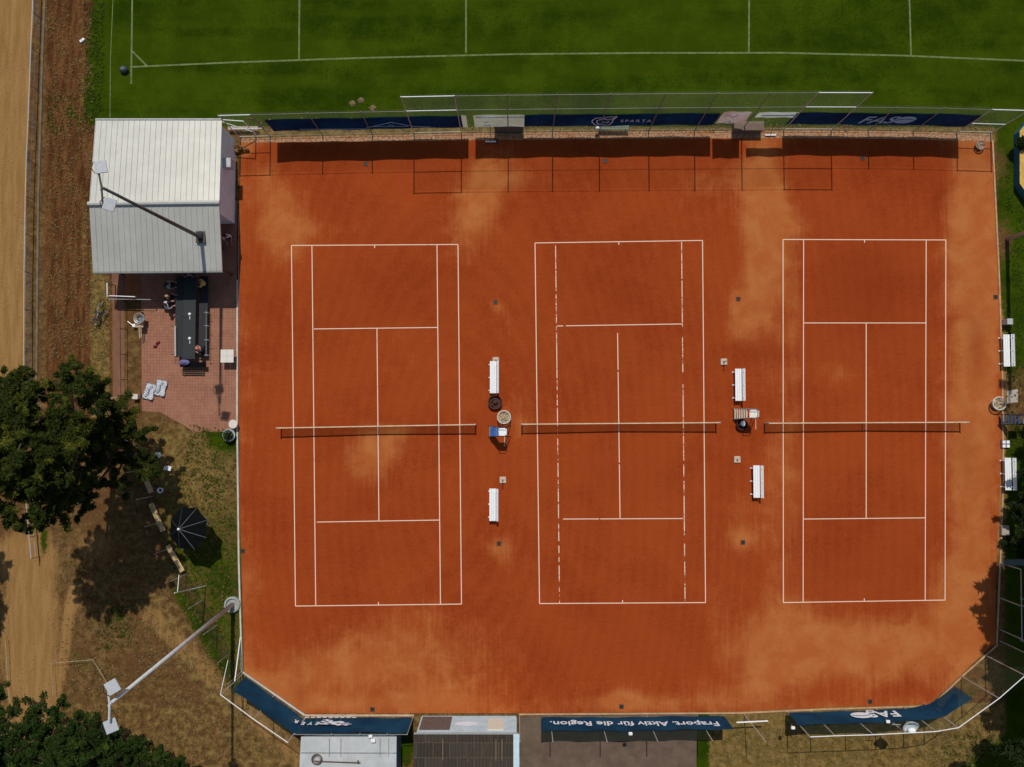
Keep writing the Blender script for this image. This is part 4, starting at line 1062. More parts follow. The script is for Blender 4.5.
# bicycles
def bicycle(label,px,py,rz,fm,lean):
    t=thing('bicycle',label,'bicycle',W(px,py),rz,'bicycles parked left of the terrace')
    L=Matrix.Rotation(lean,4,'X')@Matrix.Scale(.86,4)
    def P_(bm): bmesh.ops.transform(bm,matrix=L,verts=bm.verts); return bm
    for x in (-.52,.52):
        bm=B(); ring(bm,(x,0,.34),.32,.022,24,6,(0,1,0)); w=link('wheel',P_(bm),darkm,t)
        bm=B()
        for k in range(10):
            a=2*math.pi*k/10; tube(bm,(x,0,.34),(x+.31*math.cos(a),0,.34+.31*math.sin(a)),.005,n=3)
        link('spokes',P_(bm),galv,w)
    bm=B()
    for a,c in (((-.52,0,.34),(-.1,0,.30)),((-.1,0,.30),(-.2,0,.85)),((-.1,0,.30),(.38,0,.72)),((-.17,0,.72),(.36,0,.80)),((-.52,0,.34),(-.18,0,.72)),((.36,0,.85),(.52,0,.34))): tube(bm,a,c,.02,n=6)
    link('frame',P_(bm),fm,t)
    bm=B(); tube(bm,(.33,-.3,1.0),(.33,.3,1.0),.02,n=6); tube(bm,(.36,0,.82),(.33,0,1.0),.018,n=6); tube(bm,(.33,-.3,1.0),(.2,-.32,.98),.022,n=6); tube(bm,(.33,.3,1.0),(.2,.32,.98),.022,n=6); link('handlebar',P_(bm),darkm,t)
    bm=B(); prism(bm,[(-.36,-.08),(-.36,.08),(-.1,.025),(-.1,-.025)],.88,.93); link('saddle',P_(bm),darkm,t)
    bm=B(); tube(bm,(-.14,-.16,.25),(-.08,.16,.35),.015,n=5); box(bm,(-.14,-.2,.25),(.09,.08,.02)); box(bm,(-.08,.2,.35),(.09,.08,.02)); link('pedals',P_(bm),darkm,t)
    return t
bicycle('dark bicycle with white fork parked on the dry strip, nearer the clubhouse wall',101,310,R(70),mat('white_bike',(.55,.5,.45)),R(8))
bk=bicycle('dark greenish bicycle parked just below the other bike on the dry strip',103.5,319,R(50),mat('green_bike',(.06,.08,.07)),R(-9))

# parasol
pc=W(188.5,528,2.45)
t=thing('parasol','large black eight-sided parasol with pale ribs on the lawn by the wooden benches','parasol',(pc.x-.1,pc.y+.05,0))
M=Matrix.Translation(Vector((0.1,-.05,2.45)))@Matrix.Rotation(R(-13),4,'Y')@Matrix.Rotation(R(-4),4,'X')
ap=M@Vector((-.35,-.05,.50)); rim=[M@Vector((1.42*math.cos(R(22+45*k)),1.42*math.sin(R(22+45*k)),0)) for k in range(8)]
bm=B(); va=bm.verts.new(ap); vr=[bm.verts.new(p) for p in rim]; mids=[]
for k in range(8):
    m_=(rim[k]+rim[(k+1)%8])/2; m_=m_.lerp(ap,.05)+Vector((0,0,-.02)); mv=bm.verts.new(m_); bm.faces.new((va,vr[k],mv)); bm.faces.new((va,mv,vr[(k+1)%8]))
link('canopy',bm,blackc,t)
for k in range(8):
    bm=B(); tube(bm,ap+Vector((0,0,.02)),rim[k]+Vector((0,0,.015)),.014,.008,n=5); link('rib',bm,galvd if k in (0,1,7,6) else mat('dark_rib',(.06,.06,.065)),t)
bm=B(); lathe(bm,ap,[(.07,0),(.08,.05),(.03,.1)],10); link('finial',bm,white,t)
bm=B(); tube(bm,(0,0,0),(0.0,0,2.75),.03,n=8); link('pole',bm,darkm,t)
bm=B(); lathe(bm,(0,0,0),[(.4,0),(.4,.08),(.06,.12)],16); link('base',bm,concr,t)

# wooden benches
def make_wb(L):
    t=thing('wooden_bench','x','bench',(0,0,0),0,'light wooden slatted benches by the black parasol')
    bm=B()
    for k in range(4): box(bm,(-.13+.087*k,0,.45),(.068,L,.035),bev=.004)
    link('seat',bm,woodl,t)
    for y in (-L*.38,L*.38):
        bm=B(); box(bm,(0,y,.40),(.34,.06,.06)); tube(bm,(-.12,y,0),(-.12,y,.38),.025,n=6); tube(bm,(.12,y,0),(.12,y,.38),.025,n=6); link('leg',bm,galvd,t)
    return t
wb=make_wb(1.95); uw=[False]; GW='light wooden slatted benches by the black parasol'
place(wb,uw,W(157,517.5,.45)-Vector((0,0,.45)),R(25),'light wooden bench left of the black parasol, upper of the two fully visible',GW)
place(wb,uw,W(175,558.5,.45)-Vector((0,0,.45)),R(31),'light wooden bench below left of the black parasol, next to the white steel pole',GW)
w3=place(wb,uw,W(145.5,479,.45)-Vector((0,0,.45)),R(24),'light wooden bench mostly hidden under the big tree',GW)
# small white things under the tree edge
t=thing('flower_pot','small white round pot in the shade near the hidden wooden bench','pot',W(162,490)); bm=B(); lathe(bm,(0,0,0),[(.12,0),(.17,.3),(.19,.32),(.14,.33),(.1,.25)],14); link('body',bm,white,t); bm=B(); lathe(bm,(0,0,.24),[(.13,0),(.05,.03)],12); link('soil',bm,wood_d,t)
def chair(label,px,py,rz):
    t=thing('garden_chair',label,'chair',W(px,py),rz,'white garden chairs under the tree edge'); t.scale=(.7,.7,.8)
    bm=B(); box(bm,(0,0,.44),(.42,.42,.03),bev=.01); link('seat',bm,white,t)
    bm=B()
    for k in range(4): box(bm,(-.15+.1*k,.22,.68),(.05,.03,.42))
    box(bm,(0,.22,.90),(.42,.03,.05)); link('backrest',bm,white,t)
    for sx in (-1,1):
        for sy in (-1,1):
            bm=B(); tube(bm,(.19*sx,.19*sy,0),(.18*sx,.18*sy,.43),.018,n=5); link('leg',bm,white,t)
chair('white garden chair by the tree edge, the upper one',161,455,R(40)); chair('white garden chair by the tree edge, the lower one',171,468,R(75))

# ------------------------------------------------------------------ sheds in the south
def shed(label,c4,z,roofm,wallm_,ribs,name='shed'):
    A,Bp,C,D=[W(*p,z) for p in c4]   # NW, NE, SE, SW at roof height
    t=thing(name,label,'shed',((A.x+C.x)/2,(A.y+C.y)/2,0))
    bm=B(); ribbed(bm,D,C,Bp,A,ribs,.03,.08); link('roof',bm,roofm,t,True)
    i=.12
    def wl(a,b2):
        d=(b2-a).normalized(); n=Vector((-d.y,d.x,0)); bm=B()
        mid=(a+b2)/2; box(bm,(mid.x,mid.y,(z-.09)/2),((b2-a).length,.08,z-.09),rz=math.atan2(d.y,d.x)); return link('wall',bm,wallm_,t,True)
    a=Vector((A.x+i,A.y-i,0));b2=Vector((Bp.x-i,Bp.y-i,0));c=Vector((C.x-i,C.y+i,0));d=Vector((D.x+i,D.y+i,0))
    wl(a,b2); wl(b2+Vector((0,-.05,0)),c+Vector((0,.05,0))); wl(c,d); wl(d+Vector((0,.05,0)),a+Vector((0,-.05,0)))
    return t,A,Bp,C,D
whiteroof=roof_mat('weathered_white_roof',(.44,.45,.43),(.54,.55,.54),(.16,.09,.05))
t,A,Bp,C,D=shed('white-roofed shed behind the animal crest banner, a tyre lying on its roof',((301,737),(396.5,737),(396,812),(297,812)),2.8,whiteroof,mat('blue_grey_wall',(.14,.24,.30),.7,.15,3),1)
bm=B()
for f in (.28,): box(bm,Vector(((A.x+Bp.x)/2,A.y-.95,z:=2.84)) if False else Vector(((A.x+Bp.x)/2,A.y-.95,2.83)),(Bp.x-A.x,.04,.03))
for x in (.30,.42,.83,.92): box(bm,(A.x+(Bp.x-A.x)*x,A.y-.6,2.86),(.03,1.1,.03))
link('roof_seam',bm,galvd,t,True)
bm=B(); box(bm,(A.x+(Bp.x-A.x)*.76,A.y-.15,2.93),(.28,.22,.2),bev=.03); link('roof_vent',bm,white,t,True)
t=thing('old_tyre','black tyre lying on the white shed roof next to a rusty bar','tyre',W(317,759,2.86)); bm=B(); ring(bm,(0,0,.06),.30,.04,22,8); link('rubber',bm,wood_d,t); bm=B(); ring(bm,(0,0,.06),.2,.02,16,5); link('rim',bm,galvd,t)
t=thing('rusty_bar','long rusty brown bar lying on the white shed roof','bar',W(330,760,2.83)); bm=B(); box(bm,W(336,762,2.88),(3.0,.05,.05),rz=R(-2)); link('profile',bm,wood_d,t,True); bm=B(); box(bm,W(358,762,2.93),(.08,.14,.14)); link('end_cap',bm,wood_d,t,True)

brownroof,N_,L_,b_,v_=newmat('dark_corrugated_roof',.9)
_w=N_.new('ShaderNodeTexBrick'); L_.new(v_,_w.inputs['Vector']); _w.inputs['Scale'].default_value=1; _w.inputs['Brick Width'].default_value=1.0; _w.inputs['Row Height'].default_value=.9; _w.inputs['Mortar Size'].default_value=.02
_w.inputs['Color1'].default_value=(.062,.050,.038,1); _w.inputs['Color2'].default_value=(.045,.036,.028,1); _w.inputs['Mortar'].default_value=(.11,.08,.05,1)
_n=nnoise(N_,L_,nmap(N_,L_,v_,(7,1.2,1)),2,8,.75); _c=nmix(N_,L_,nrange(N_,L_,_n,.55,.72,0,.75),_w.outputs['Color'],(.17,.11,.065)); L_.new(_c,b_.inputs['Base Color'])
t,A,Bp,C,D=shed('shed with pale blue front and dark brown corrugated roof south of the clay',((414,733.5),(518,733.5),(518,812),(413,812)),3.2,brownroof,bluew,30)
fy=A.y-.12+.06
x0,x1=A.x+.12,Bp.x-.12
bm=B(); box(bm,(x0+(x1-x0)*.17,fy,1.35),(1.9,.06,2.2)); sh_=link('roller_shutter',bm,mat('brown_shutter',(.13,.10,.085),.7,.2,4),t,True)
bm=B()
box(bm,(x0+(x1-x0)*.79,fy,1.5),(1.0,.05,1.9)); wi=link('window',bm,mat('cream_glass',(.72,.70,.58),.3,.05,4),t,True)
bm=B(); blob2d(bm,Matrix.Translation((x0+(x1-x0)*.49,fy+.02,1.5))@Matrix.Rotation(R(90),4,'X'),0,0,.8,.45,8); link('white_patch',bm,wht_txt,t,True)
bm=B(); box(bm,(Bp.x-.10,(A.y+C.y)/2,3.25),(.36,(A.y-C.y),.07)); link('fascia',bm,bluew,t,True)
bm=B(); box(bm,((A.x+Bp.x)/2,A.y+.01,3.2),(Bp.x-A.x,.07,.12)); link('fascia',bm,mat('fascia_grey',(.30,.32,.30)),t,True)
for x in (.27,.86,.80):
    bm=B(); tube(bm,(x0+(x1-x0)*x,A.y-.3,3.27),(x0+(x1-x0)*x,A.y-1.6,3.27),.02,n=5); link('lightning_rod',bm,mat('rusty_rod',(.3,.2,.12)),t,True)

# white dish on the south-east fence
q=W(910,724,4.1)
t=thing('white_dish','white round dish fixed on the fence top beside the ball emblem banner','dish',(q.x,q.y,4.0))
bm=B(); lathe(bm,(0,0,0),[(.1,-.05),(.32,.08),(.48,.25),(.46,.27),(.30,.12),(.06,0)],20); bmesh.ops.rotate(bm,verts=bm.verts,cent=(0,0,0),matrix=Matrix.Rotation(R(35),3,'X')); link('bowl',bm,mat('translucent_white',(.45,.50,.50),.5,.2,6),t)
bm=B(); bmesh.ops.create_icosphere(bm,subdivisions=2,radius=1,matrix=Matrix.Translation((.1,-.38,.1))@Matrix.Diagonal((.26,.18,.16,1))); link('lamp',bm,white,t,smooth=True)
bm=B(); tube(bm,(0,0,-.3),(0,0,0),.04,n=6); tube(bm,(-.5,-.1,-.05),(-1.0,-.1,-.1),.03,n=5); link('bracket',bm,galvd,t)
for px,py,z,lab in ((557.5+73,733.7,2.9,'small white box clipped on the top edge of the long one-sentence banner'),(370.5,736.3,2.95,'small white box on the fence above the animal crest banner'),(888,721.6,2.75,'small white oval lamp on the fence left of the white dish'),(793,727.8,2.6,'tiny white clip at the left end of the ball emblem banner')):
    q=W(px,py,z); t=thing('fence_box',lab,'box',q); bm=B(); box(bm,(0,0,0),(.24,.18,.14),bev=.03); link('case',bm,white,t); bm=B(); tube(bm,(0,0,-.07),(0,.08,-.3),.02,n=5); link('bracket',bm,galvd,t)

# ------------------------------------------------------------------ bits along the north fence
t=thing('dark_chest','dark brown storage chest below the beige banner at the north fence','chest',W(509,130.5))
bm=B(); box(bm,(0,.1,.40),(1.9,.4,.8),bev=.02); link('body',bm,mat('chest_brown',(.17,.11,.075)),t); bm=B(); box(bm,(0,.1,.82),(1.96,.46,.04)); link('lid',bm,mat('chest_lid',(.12,.08,.065)),t)
t=thing('dark_chest','dark brown storage chest under the netting right of the helmet crest banner','chest',W(746,129.5))
bm=B(); box(bm,(0,0,.35),(1.9,.55,.7),bev=.02); link('body',bm,mat('chest_brown',(.17,.11,.075)),t); bm=B(); box(bm,(0,0,.72),(1.96,.6,.04)); link('lid',bm,mat('chest_brown',(.17,.11,.075)),t)
def cloth_mat(name,c0,c1):
    m=banner_mat(name,c0,c1); nt=m.node_tree; N,L=nt.nodes,nt.links; b=N['Principled BSDF']; tr=N.new('ShaderNodeBsdfTranslucent'); ms=N.new('ShaderNodeMixShader'); ms.inputs[0].default_value=.5
    L.new(b.inputs['Base Color'].links[0].from_socket,tr.inputs[0]); out=[n for n in N if n.type=='OUTPUT_MATERIAL'][0]
    L.new(b.outputs[0],ms.inputs[1]); L.new(tr.outputs[0],ms.inputs[2]); L.new(ms.outputs[0],out.inputs['Surface']); return m
beige=cloth_mat('beige_banner',(.52,.50,.38),(.66,.64,.52)); pinkb=cloth_mat('pinkish_banner',(.55,.30,.26),(.66,.60,.58)); whiteb=cloth_mat('white_banner',(.70,.70,.62),(.78,.78,.72))
GP='pale banners on the north fence'
def pbanner(x0,x1,z0,z1,m,lab):
    A=foot_at(x0,(z0+z1)/2); C=foot_at(x1,(z0+z1)/2); return banner('fence_banner',lab,[A.lerp(C,k/4) for k in range(5)],z0,z1,m,.09,GP)
t=pbanner(474,524.5,.75,3.0,beige,'beige banner with a row of grey marks, between the gable and helmet crest banners')
poly_logo(t,[[(476+i*6.2,2.75),(480.5+i*6.2,2.75)] for i in range(8)],None,.16,gry_txt,'print')
poly_logo(t,[[(484,1.3),(490,1.35)],[(484,1.9),(488,1.9)]],None,.12,gry_txt,'print')
pbanner(462,467,.8,3.0,beige,'very narrow beige banner strip at the right end of the gable banner')
t=pbanner(720,748,1.1,3.2,pinkb,'pinkish white printed banner at the right end of the helmet crest banner')
poly_logo(t,[[(724,2.5),(728,2.75),(733,2.4),(738,2.8)],[(723,1.5),(729,1.7),(731,1.3)]],None,.13,wht_txt,'print')
t=pbanner(757,797,2.1,3.05,whiteb,'short white banner with a grey row of writing, hung high before the ball emblem banner')
poly_logo(t,[[(762+i*4.4,2.65),(764.8+i*4.4,2.65)] for i in range(8)],None,.2,gry_txt,'print')
def broom(label,px,py):
    t=thing('court_broom',label,'broom',W(px,py),0,'court brooms leaning at the north fence')
    bm=B(); box(bm,(0,0,.10),(.72,.09,.05)); link('head',bm,white,t); bm=B(); box(bm,(0,0,.04),(.70,.07,.08)); link('bristles',bm,wood_d,t); bm=B(); tube(bm,(0,0,.12),(0,.62,1.35),.018,n=5); link('handle',bm,wood_d,t)
broom('broom with white head leaning on the north fence below the beige banner',490.7,142); broom('broom with white head leaning on the north fence below the white banner',770,135.5)
t=thing('green_bench','grey-green slatted bench with a white ball on its end, under the helmet crest','bench',W(613,129.5)); bm=B()
for k in range(2): box(bm,(0,-.08+.16*k,.45),(2.0,.12,.03))
link('seat',bm,mat('grey_green',(.15,.19,.13),.6,.2,5),t)
for s in (-1,1):
    bm=B(); box(bm,(.8*s,0,.22),(.05,.3,.43)); link('leg',bm,galvd,t)
t=thing('white_ball','white ball on the left end of the grey-green bench under the crest','ball',W(597.5,128.3,.55)); bm=B(); bmesh.ops.create_icosphere(bm,subdivisions=3,radius=.13); link('skin',bm,white,t,smooth=True); bm=B(); ring(bm,(0,0,0),.13,.006,18,4,(1,.3,.2)); link('seam',bm,galv,t)
basket('white wire ball basket in the northeast corner of the clay',981,145,mat('dull_white_wire',(.38,.24,.18)),.30,.3,(.4,.22,.15))
def bush(name,label,px,py,rad,n,size,m,seed,z=None,cat='bush',trunk=True,group=None):
    t=thing(name,label,cat,W(px,py),0,group); rr=random.Random(seed); bm=B(); zc=z or rad[2]*.9
    k=max(4,int(rad[0]*6))
    for i in range(k):
        a=rr.uniform(0,6.28); q=rr.uniform(0,.75); c=(rad[0]*q*math.cos(a),rad[1]*q*math.sin(a),zc+rr.uniform(-.4,.5)*rad[2])
        s=rr.uniform(.28,.5); leaves(bm,rr,c,(rad[0]*s,rad[1]*s,rad[2]*s),n//k,size)
    link('foliage',bm,m,t)
    bm=B()
    for i in range(5):
        a=i*1.26; tube(bm,(0,0,0),(rad[0]*.5*math.cos(a),rad[1]*.5*math.sin(a),zc),.04,.01,n=5)
    link('stem',bm,rust,t); return t
bush('dry_bush','dry reddish twiggy bush at the northwest corner of the clay by the clubhouse wall',242,149,(.55,.42,.3),900,.05,leafY,2)
for i,(px,py,lab) in enumerate(((352.5,103.5,'left one of the bare clay-coloured tufts in the field grass behind the gable banner'),(361,100.5,'upper one of the bare clay-coloured tufts behind the gable banner'),(373,108,'right one of the bare clay-coloured tufts behind the gable banner'))):
    t=thing('clay_tuft',lab,'tuft',W(px,py),0,'bare tufts in the field grass'); bm=B(); rr=random.Random(i)
    leaves(bm,rr,(0,0,.06),(.22+.06*(i==2),.20,.06),200,.035); link('blades',bm,leaf_mat('pinkish_tuft%d'%i,(.20,.14,.08),(.36,.24,.15),(.16,.15,.07)) if i==0 else bpy.data.materials['pinkish_tuft0'],t)
    bm=B(); lathe(bm,(0,0,0),[(.20,0),(.13,.03),(.03,.05)],10); link('mound',bm,mat('bare_clay',(.30,.17,.09)),t)
t=thing('dark_ball','dark round ball bag at the corner of the football field','bag',W(125,70.5)); bm=B(); bmesh.ops.create_icosphere(bm,subdivisions=2,radius=1,matrix=Matrix.Translation((0,0,.2))@Matrix.Diagonal((.30,.24,.2,1))); link('body',bm,mat('grey_bag',(.035,.05,.06),.6,.5,9),t,smooth=True); bm=B(); ring(bm,(0,0,.38),.09,.02,12,5); link('drawstring',bm,galvd,t)
t=thing('white_block','small white block lying on the brown verge left of the football field','block',W(83,41)); bm=B(); box(bm,(0,0,.08),(.36,.17,.16),rz=R(38),bev=.02); link('body',bm,white,t); bm=B(); box(bm,(0,0,.165),(.1,.05,.01),rz=R(38)); link('recess',bm,galv,t)

# ------------------------------------------------------------------ east side: sandpit, shelter
t=thing('sandpit_frame','long octagonal sandpit frame with yellow top board and teal sides on the right lawn','sandpit',W(1030,165))
outer=[(1013.5,135),(1013.5,186),(1025,203),(1050,203),(1060,186),(1060,135),(1050,120),(1025,120)]; hz=.7
O=[W(*p) for p in outer]; cc=sum(O,Vector())/8
bm=B(); Ou=[Vector((p.x,p.y,0)) for p in O]; In=[cc+(p-cc)*.86 for p in Ou]
for k in range(8):
    j=(k+1)%8; a=Ou[k];c=Ou[j]; quad(bm,a,c,c+Vector((0,0,hz)),a+Vector((0,0,hz))); 
link('side_board',bm,tealp,t,True)
bm=B()
for k in range(8):
    j=(k+1)%8
    a=cc+(Ou[k]-cc)*1.01;c=cc+(Ou[j]-cc)*1.01;d=cc+(Ou[j]-cc)*.82;e=cc+(Ou[k]-cc)*.82
    u=Vector((0,0,hz+.01)); l=Vector((0,0,hz-.05)); quad(bm,a+u,c+u,d+u,e+u); quad(bm,e+u,d+u,d+l,e+l)
bmesh.ops.recalc_face_normals(bm,faces=bm.faces); link('top_board',bm,yellowp,t,True)
bm=B(); bm.faces.new([bm.verts.new(cc+(p-cc)*.9+Vector((0,0,.12))) for p in Ou]); link('sand',bm,mat('sand_fill',(.34,.14,.06),.95,.3,5),t,True)
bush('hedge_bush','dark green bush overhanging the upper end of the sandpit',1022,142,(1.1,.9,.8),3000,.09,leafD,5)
t=thing('shelter','dark open shelter with a grey roof strip in the tree shade at right','shelter',W(1015,600))
cs=[W(1002,566,1.6),W(1040,565,1.6),W(1040,645,2.2),W(1001,645,2.2)]
bm=B(); quad(bm,cs[0],cs[1],cs[1]+Vector((0,.42,.1)),cs[0]+Vector((0,.42,.1))); link('roof_sheet',bm,mat('roof_grey',(.14,.17,.16),.4,.2,4,alpha=.8),t,True)
for p in ((1000,563),(1000,598),(1001,630),(1020,563),(1020,598),(1020,640)):
    q=W(*p); bm=B(); tube(bm,q,q+Vector((0,0,2.25)),.035,n=6); link('post',bm,galv,t,True)
bm=B()
for (a,c) in (((1000,598),(1020,598)),((1001,630),(1020,640)),((1000,563),(1001,630)),((1020,563),(1020,640))):
    tube(bm,W(*a)+Vector((0,0,2.25)),W(*c)+Vector((0,0,2.25)),.03,n=5)
link('beam',bm,galv,t,True)
t=thing('stone_block','pale concrete block on the right border just above the shelter','block',W(1003,530)); bm=B(); box(bm,(0,0,.15),(.5,.62,.3),bev=.02); link('body',bm,concr,t); bm=B(); box(bm,(0,0,.305),(.44,.5,.01)); link('cap',bm,concr,t)
t=thing('crate','small white crate divided in four on the right border below the blue umpire chair','crate',W(1004.5,444)); bm=B()
for sx in (-1,1):
    for sy in (-1,1): box(bm,(sx*.13,sy*.13,.1),(.2,.2,.2),bev=.01)
link('bottle',bm,white,t); bm=B(); box(bm,(0,0,.06),(.54,.54,.03)); link('tray',bm,darkm,t)

# ------------------------------------------------------------------ trees
def leaf_object(name,C,RAD,CNT,size,m,parent,seed,up=.7,elong=1.5,spread=.45):
    """C: clump centres (k,3), RAD: clump radii along their twig (k,3), each clump holds CNT leaves"""
    rg_=np.random.RandomState(seed); C=np.repeat(C,CNT,axis=0); RAD=np.repeat(RAD,CNT,axis=0); n=len(C)
    d=rg_.normal(size=(n,3)); d/=np.linalg.norm(d,axis=1)[:,None]; q=rg_.random_sample((n,1))**.45
    p=C+d*RAD*q
    nr=d*.6+rg_.normal(size=(n,3))*spread; nr[:,2]+=up; nr/=np.linalg.norm(nr,axis=1)[:,None]
    u=np.cross(nr,rg_.normal(size=(n,3))); u/=np.linalg.norm(u,axis=1)[:,None]; v=np.cross(nr,u)
    sz=size*rg_.uniform(.6,1.3,(n,1))
    V=np.stack([p-u*sz*elong-v*sz*.15,p-v*sz*.5,p+u*sz*elong,p+v*sz*.5],axis=1).reshape(-1,3).astype(np.float32)
    me=bpy.data.meshes.new(name); me.vertices.add(4*n); me.vertices.foreach_set('co',V.ravel())
    me.loops.add(4*n); me.loops.foreach_set('vertex_index',np.arange(4*n,dtype=np.int32))
    me.polygons.add(n); me.polygons.foreach_set('loop_start',np.arange(0,4*n,4,dtype=np.int32)); me.polygons.foreach_set('loop_total',np.full(n,4,dtype=np.int32))
    me.materials.append(m); me.update(calc_edges=True)
    o=bpy.data.objects.new(name,me); COL.objects.link(o); o.parent=parent; return o
def tree(label,base_px,lobes,seed,leafm,size,dens,group,name='tree',trunk_r=.25,top=9,elong=2.1,twigs=15,cs=1.0,ground=False):
    """lobes: (pixel x, pixel y, height, radius, vertical radius); pixels on the ground when ground=True"""
    b0=W(*base_px); t=thing(name,label,'tree',b0,0,group); rr=random.Random(seed); tr=B(); prev=Vector((0,0,0)); n=5
    for k in range(1,n+1):
        p=Vector((rr.uniform(-.15,.15)*k*.5,rr.uniform(-.15,.15)*k*.5,top*.8*k/n)); tube(tr,prev,p,trunk_r*(1-.16*(k-1)),trunk_r*(1-.16*k),n=9); prev=p
    C=[];RAD=[]
    for (x,y,z,r,rz) in lobes:
        w0=W(x,y,0) if ground else W(x,y,z); c=Vector((w0.x-b0.x,w0.y-b0.y,z)); tube(tr,Vector((0,0,z*.6)),c,.11,.03,n=6)
        nb=max(7,int(r*r*twigs))
        for i in range(nb):
            d=Vector((rr.gauss(0,1),rr.gauss(0,1),rr.gauss(.25,.55))).normalized(); q=rr.uniform(.65,1.32); e=c+Vector((d.x*r*q,d.y*r*q,d.z*rz*q))
            if i%2==0: tube(tr,c.lerp(e,.15),c.lerp(e,.9),.03,.008,n=4,cap=False)
            m_=max(2,int(r*q/.42))
            for kk in range(m_):
                f=(kk+.7+rr.uniform(-.2,.2))/m_
                if f<.35: continue
                s_=rr.uniform(.20,.34)*(1.15-.45*f)*cs*(.6+.35*min(r,1.4)); pp=c+(e-c)*f+Vector((rr.gauss(0,.12),rr.gauss(0,.12),rr.gauss(0,.08)))
                C.append(tuple(pp)); RAD.append((s_*(.62+.95*abs(d.x)),s_*(.62+.95*abs(d.y)),s_*.38))
    leaf_object('crown',np.array(C),np.array(RAD),int(dens),size,leafm,t,seed,elong=elong)
    link('trunk',tr,rust,t); return t
GT='dark trees left of the terrace lawn'
b=(140,455)
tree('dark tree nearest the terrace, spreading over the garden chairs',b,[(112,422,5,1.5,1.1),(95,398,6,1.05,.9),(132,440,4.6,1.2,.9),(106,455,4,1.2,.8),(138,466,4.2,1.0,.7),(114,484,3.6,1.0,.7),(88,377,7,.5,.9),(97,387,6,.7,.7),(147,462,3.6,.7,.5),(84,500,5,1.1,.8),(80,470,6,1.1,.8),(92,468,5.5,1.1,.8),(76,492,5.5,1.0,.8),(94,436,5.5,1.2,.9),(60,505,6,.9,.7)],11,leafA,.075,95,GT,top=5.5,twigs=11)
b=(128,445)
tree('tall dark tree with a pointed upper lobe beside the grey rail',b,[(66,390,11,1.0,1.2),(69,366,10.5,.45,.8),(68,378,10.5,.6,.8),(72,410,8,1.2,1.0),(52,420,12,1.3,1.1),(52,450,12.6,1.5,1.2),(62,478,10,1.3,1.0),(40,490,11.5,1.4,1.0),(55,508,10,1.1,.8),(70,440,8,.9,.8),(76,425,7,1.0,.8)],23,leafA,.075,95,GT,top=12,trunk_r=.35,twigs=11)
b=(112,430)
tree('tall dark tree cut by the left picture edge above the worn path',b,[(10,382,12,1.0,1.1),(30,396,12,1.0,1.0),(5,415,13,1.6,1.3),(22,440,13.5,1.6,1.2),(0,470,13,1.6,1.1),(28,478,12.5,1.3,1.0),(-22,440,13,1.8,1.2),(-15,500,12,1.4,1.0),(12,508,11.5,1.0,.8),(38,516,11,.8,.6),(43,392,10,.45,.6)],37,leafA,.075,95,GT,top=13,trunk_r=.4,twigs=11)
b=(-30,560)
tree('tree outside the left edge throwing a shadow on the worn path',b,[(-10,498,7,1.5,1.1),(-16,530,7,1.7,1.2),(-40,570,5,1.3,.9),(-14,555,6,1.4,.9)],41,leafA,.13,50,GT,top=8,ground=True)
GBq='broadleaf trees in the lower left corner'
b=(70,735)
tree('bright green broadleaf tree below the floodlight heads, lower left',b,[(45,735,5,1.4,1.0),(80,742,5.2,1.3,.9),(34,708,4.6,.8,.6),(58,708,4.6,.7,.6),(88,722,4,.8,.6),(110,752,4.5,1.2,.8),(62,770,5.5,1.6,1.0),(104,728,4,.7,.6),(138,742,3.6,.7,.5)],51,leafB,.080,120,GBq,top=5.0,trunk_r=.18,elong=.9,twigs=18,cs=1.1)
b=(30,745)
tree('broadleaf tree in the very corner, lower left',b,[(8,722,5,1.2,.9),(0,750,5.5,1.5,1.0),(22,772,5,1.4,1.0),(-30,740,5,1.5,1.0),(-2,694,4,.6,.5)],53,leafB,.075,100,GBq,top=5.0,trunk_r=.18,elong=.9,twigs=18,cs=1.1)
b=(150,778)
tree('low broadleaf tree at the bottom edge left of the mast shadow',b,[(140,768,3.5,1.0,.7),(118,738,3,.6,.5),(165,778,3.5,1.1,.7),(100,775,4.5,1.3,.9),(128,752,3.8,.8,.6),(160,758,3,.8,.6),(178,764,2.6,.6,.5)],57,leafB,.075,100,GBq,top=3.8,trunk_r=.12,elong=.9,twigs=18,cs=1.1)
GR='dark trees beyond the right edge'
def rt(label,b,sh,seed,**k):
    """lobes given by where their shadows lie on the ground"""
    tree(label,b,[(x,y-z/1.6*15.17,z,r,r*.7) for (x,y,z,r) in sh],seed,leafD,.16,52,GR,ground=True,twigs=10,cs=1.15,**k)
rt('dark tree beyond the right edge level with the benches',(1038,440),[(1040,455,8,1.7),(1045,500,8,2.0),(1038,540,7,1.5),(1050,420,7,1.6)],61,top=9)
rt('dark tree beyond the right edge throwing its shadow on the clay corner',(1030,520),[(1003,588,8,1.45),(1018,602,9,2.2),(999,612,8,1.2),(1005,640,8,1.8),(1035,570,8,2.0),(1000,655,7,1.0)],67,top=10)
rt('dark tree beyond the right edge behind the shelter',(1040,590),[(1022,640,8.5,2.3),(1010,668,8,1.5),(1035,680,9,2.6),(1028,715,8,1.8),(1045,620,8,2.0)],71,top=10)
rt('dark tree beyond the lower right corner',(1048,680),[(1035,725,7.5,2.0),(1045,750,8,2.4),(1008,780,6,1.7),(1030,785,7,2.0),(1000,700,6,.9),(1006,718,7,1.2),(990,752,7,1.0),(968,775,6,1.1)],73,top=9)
tree('dark bush-like tree low on the right edge by the lower bench',(1026,505),[(1031,482,1.8,.7,.5),(1029,502,1.9,.8,.6),(1021,517,1.4,.5,.4),(1028,532,1.5,.7,.5),(1023,550,1.2,.4,.4)],83,leafD,.10,60,GR,top=2.2,trunk_r=.1,twigs=14)
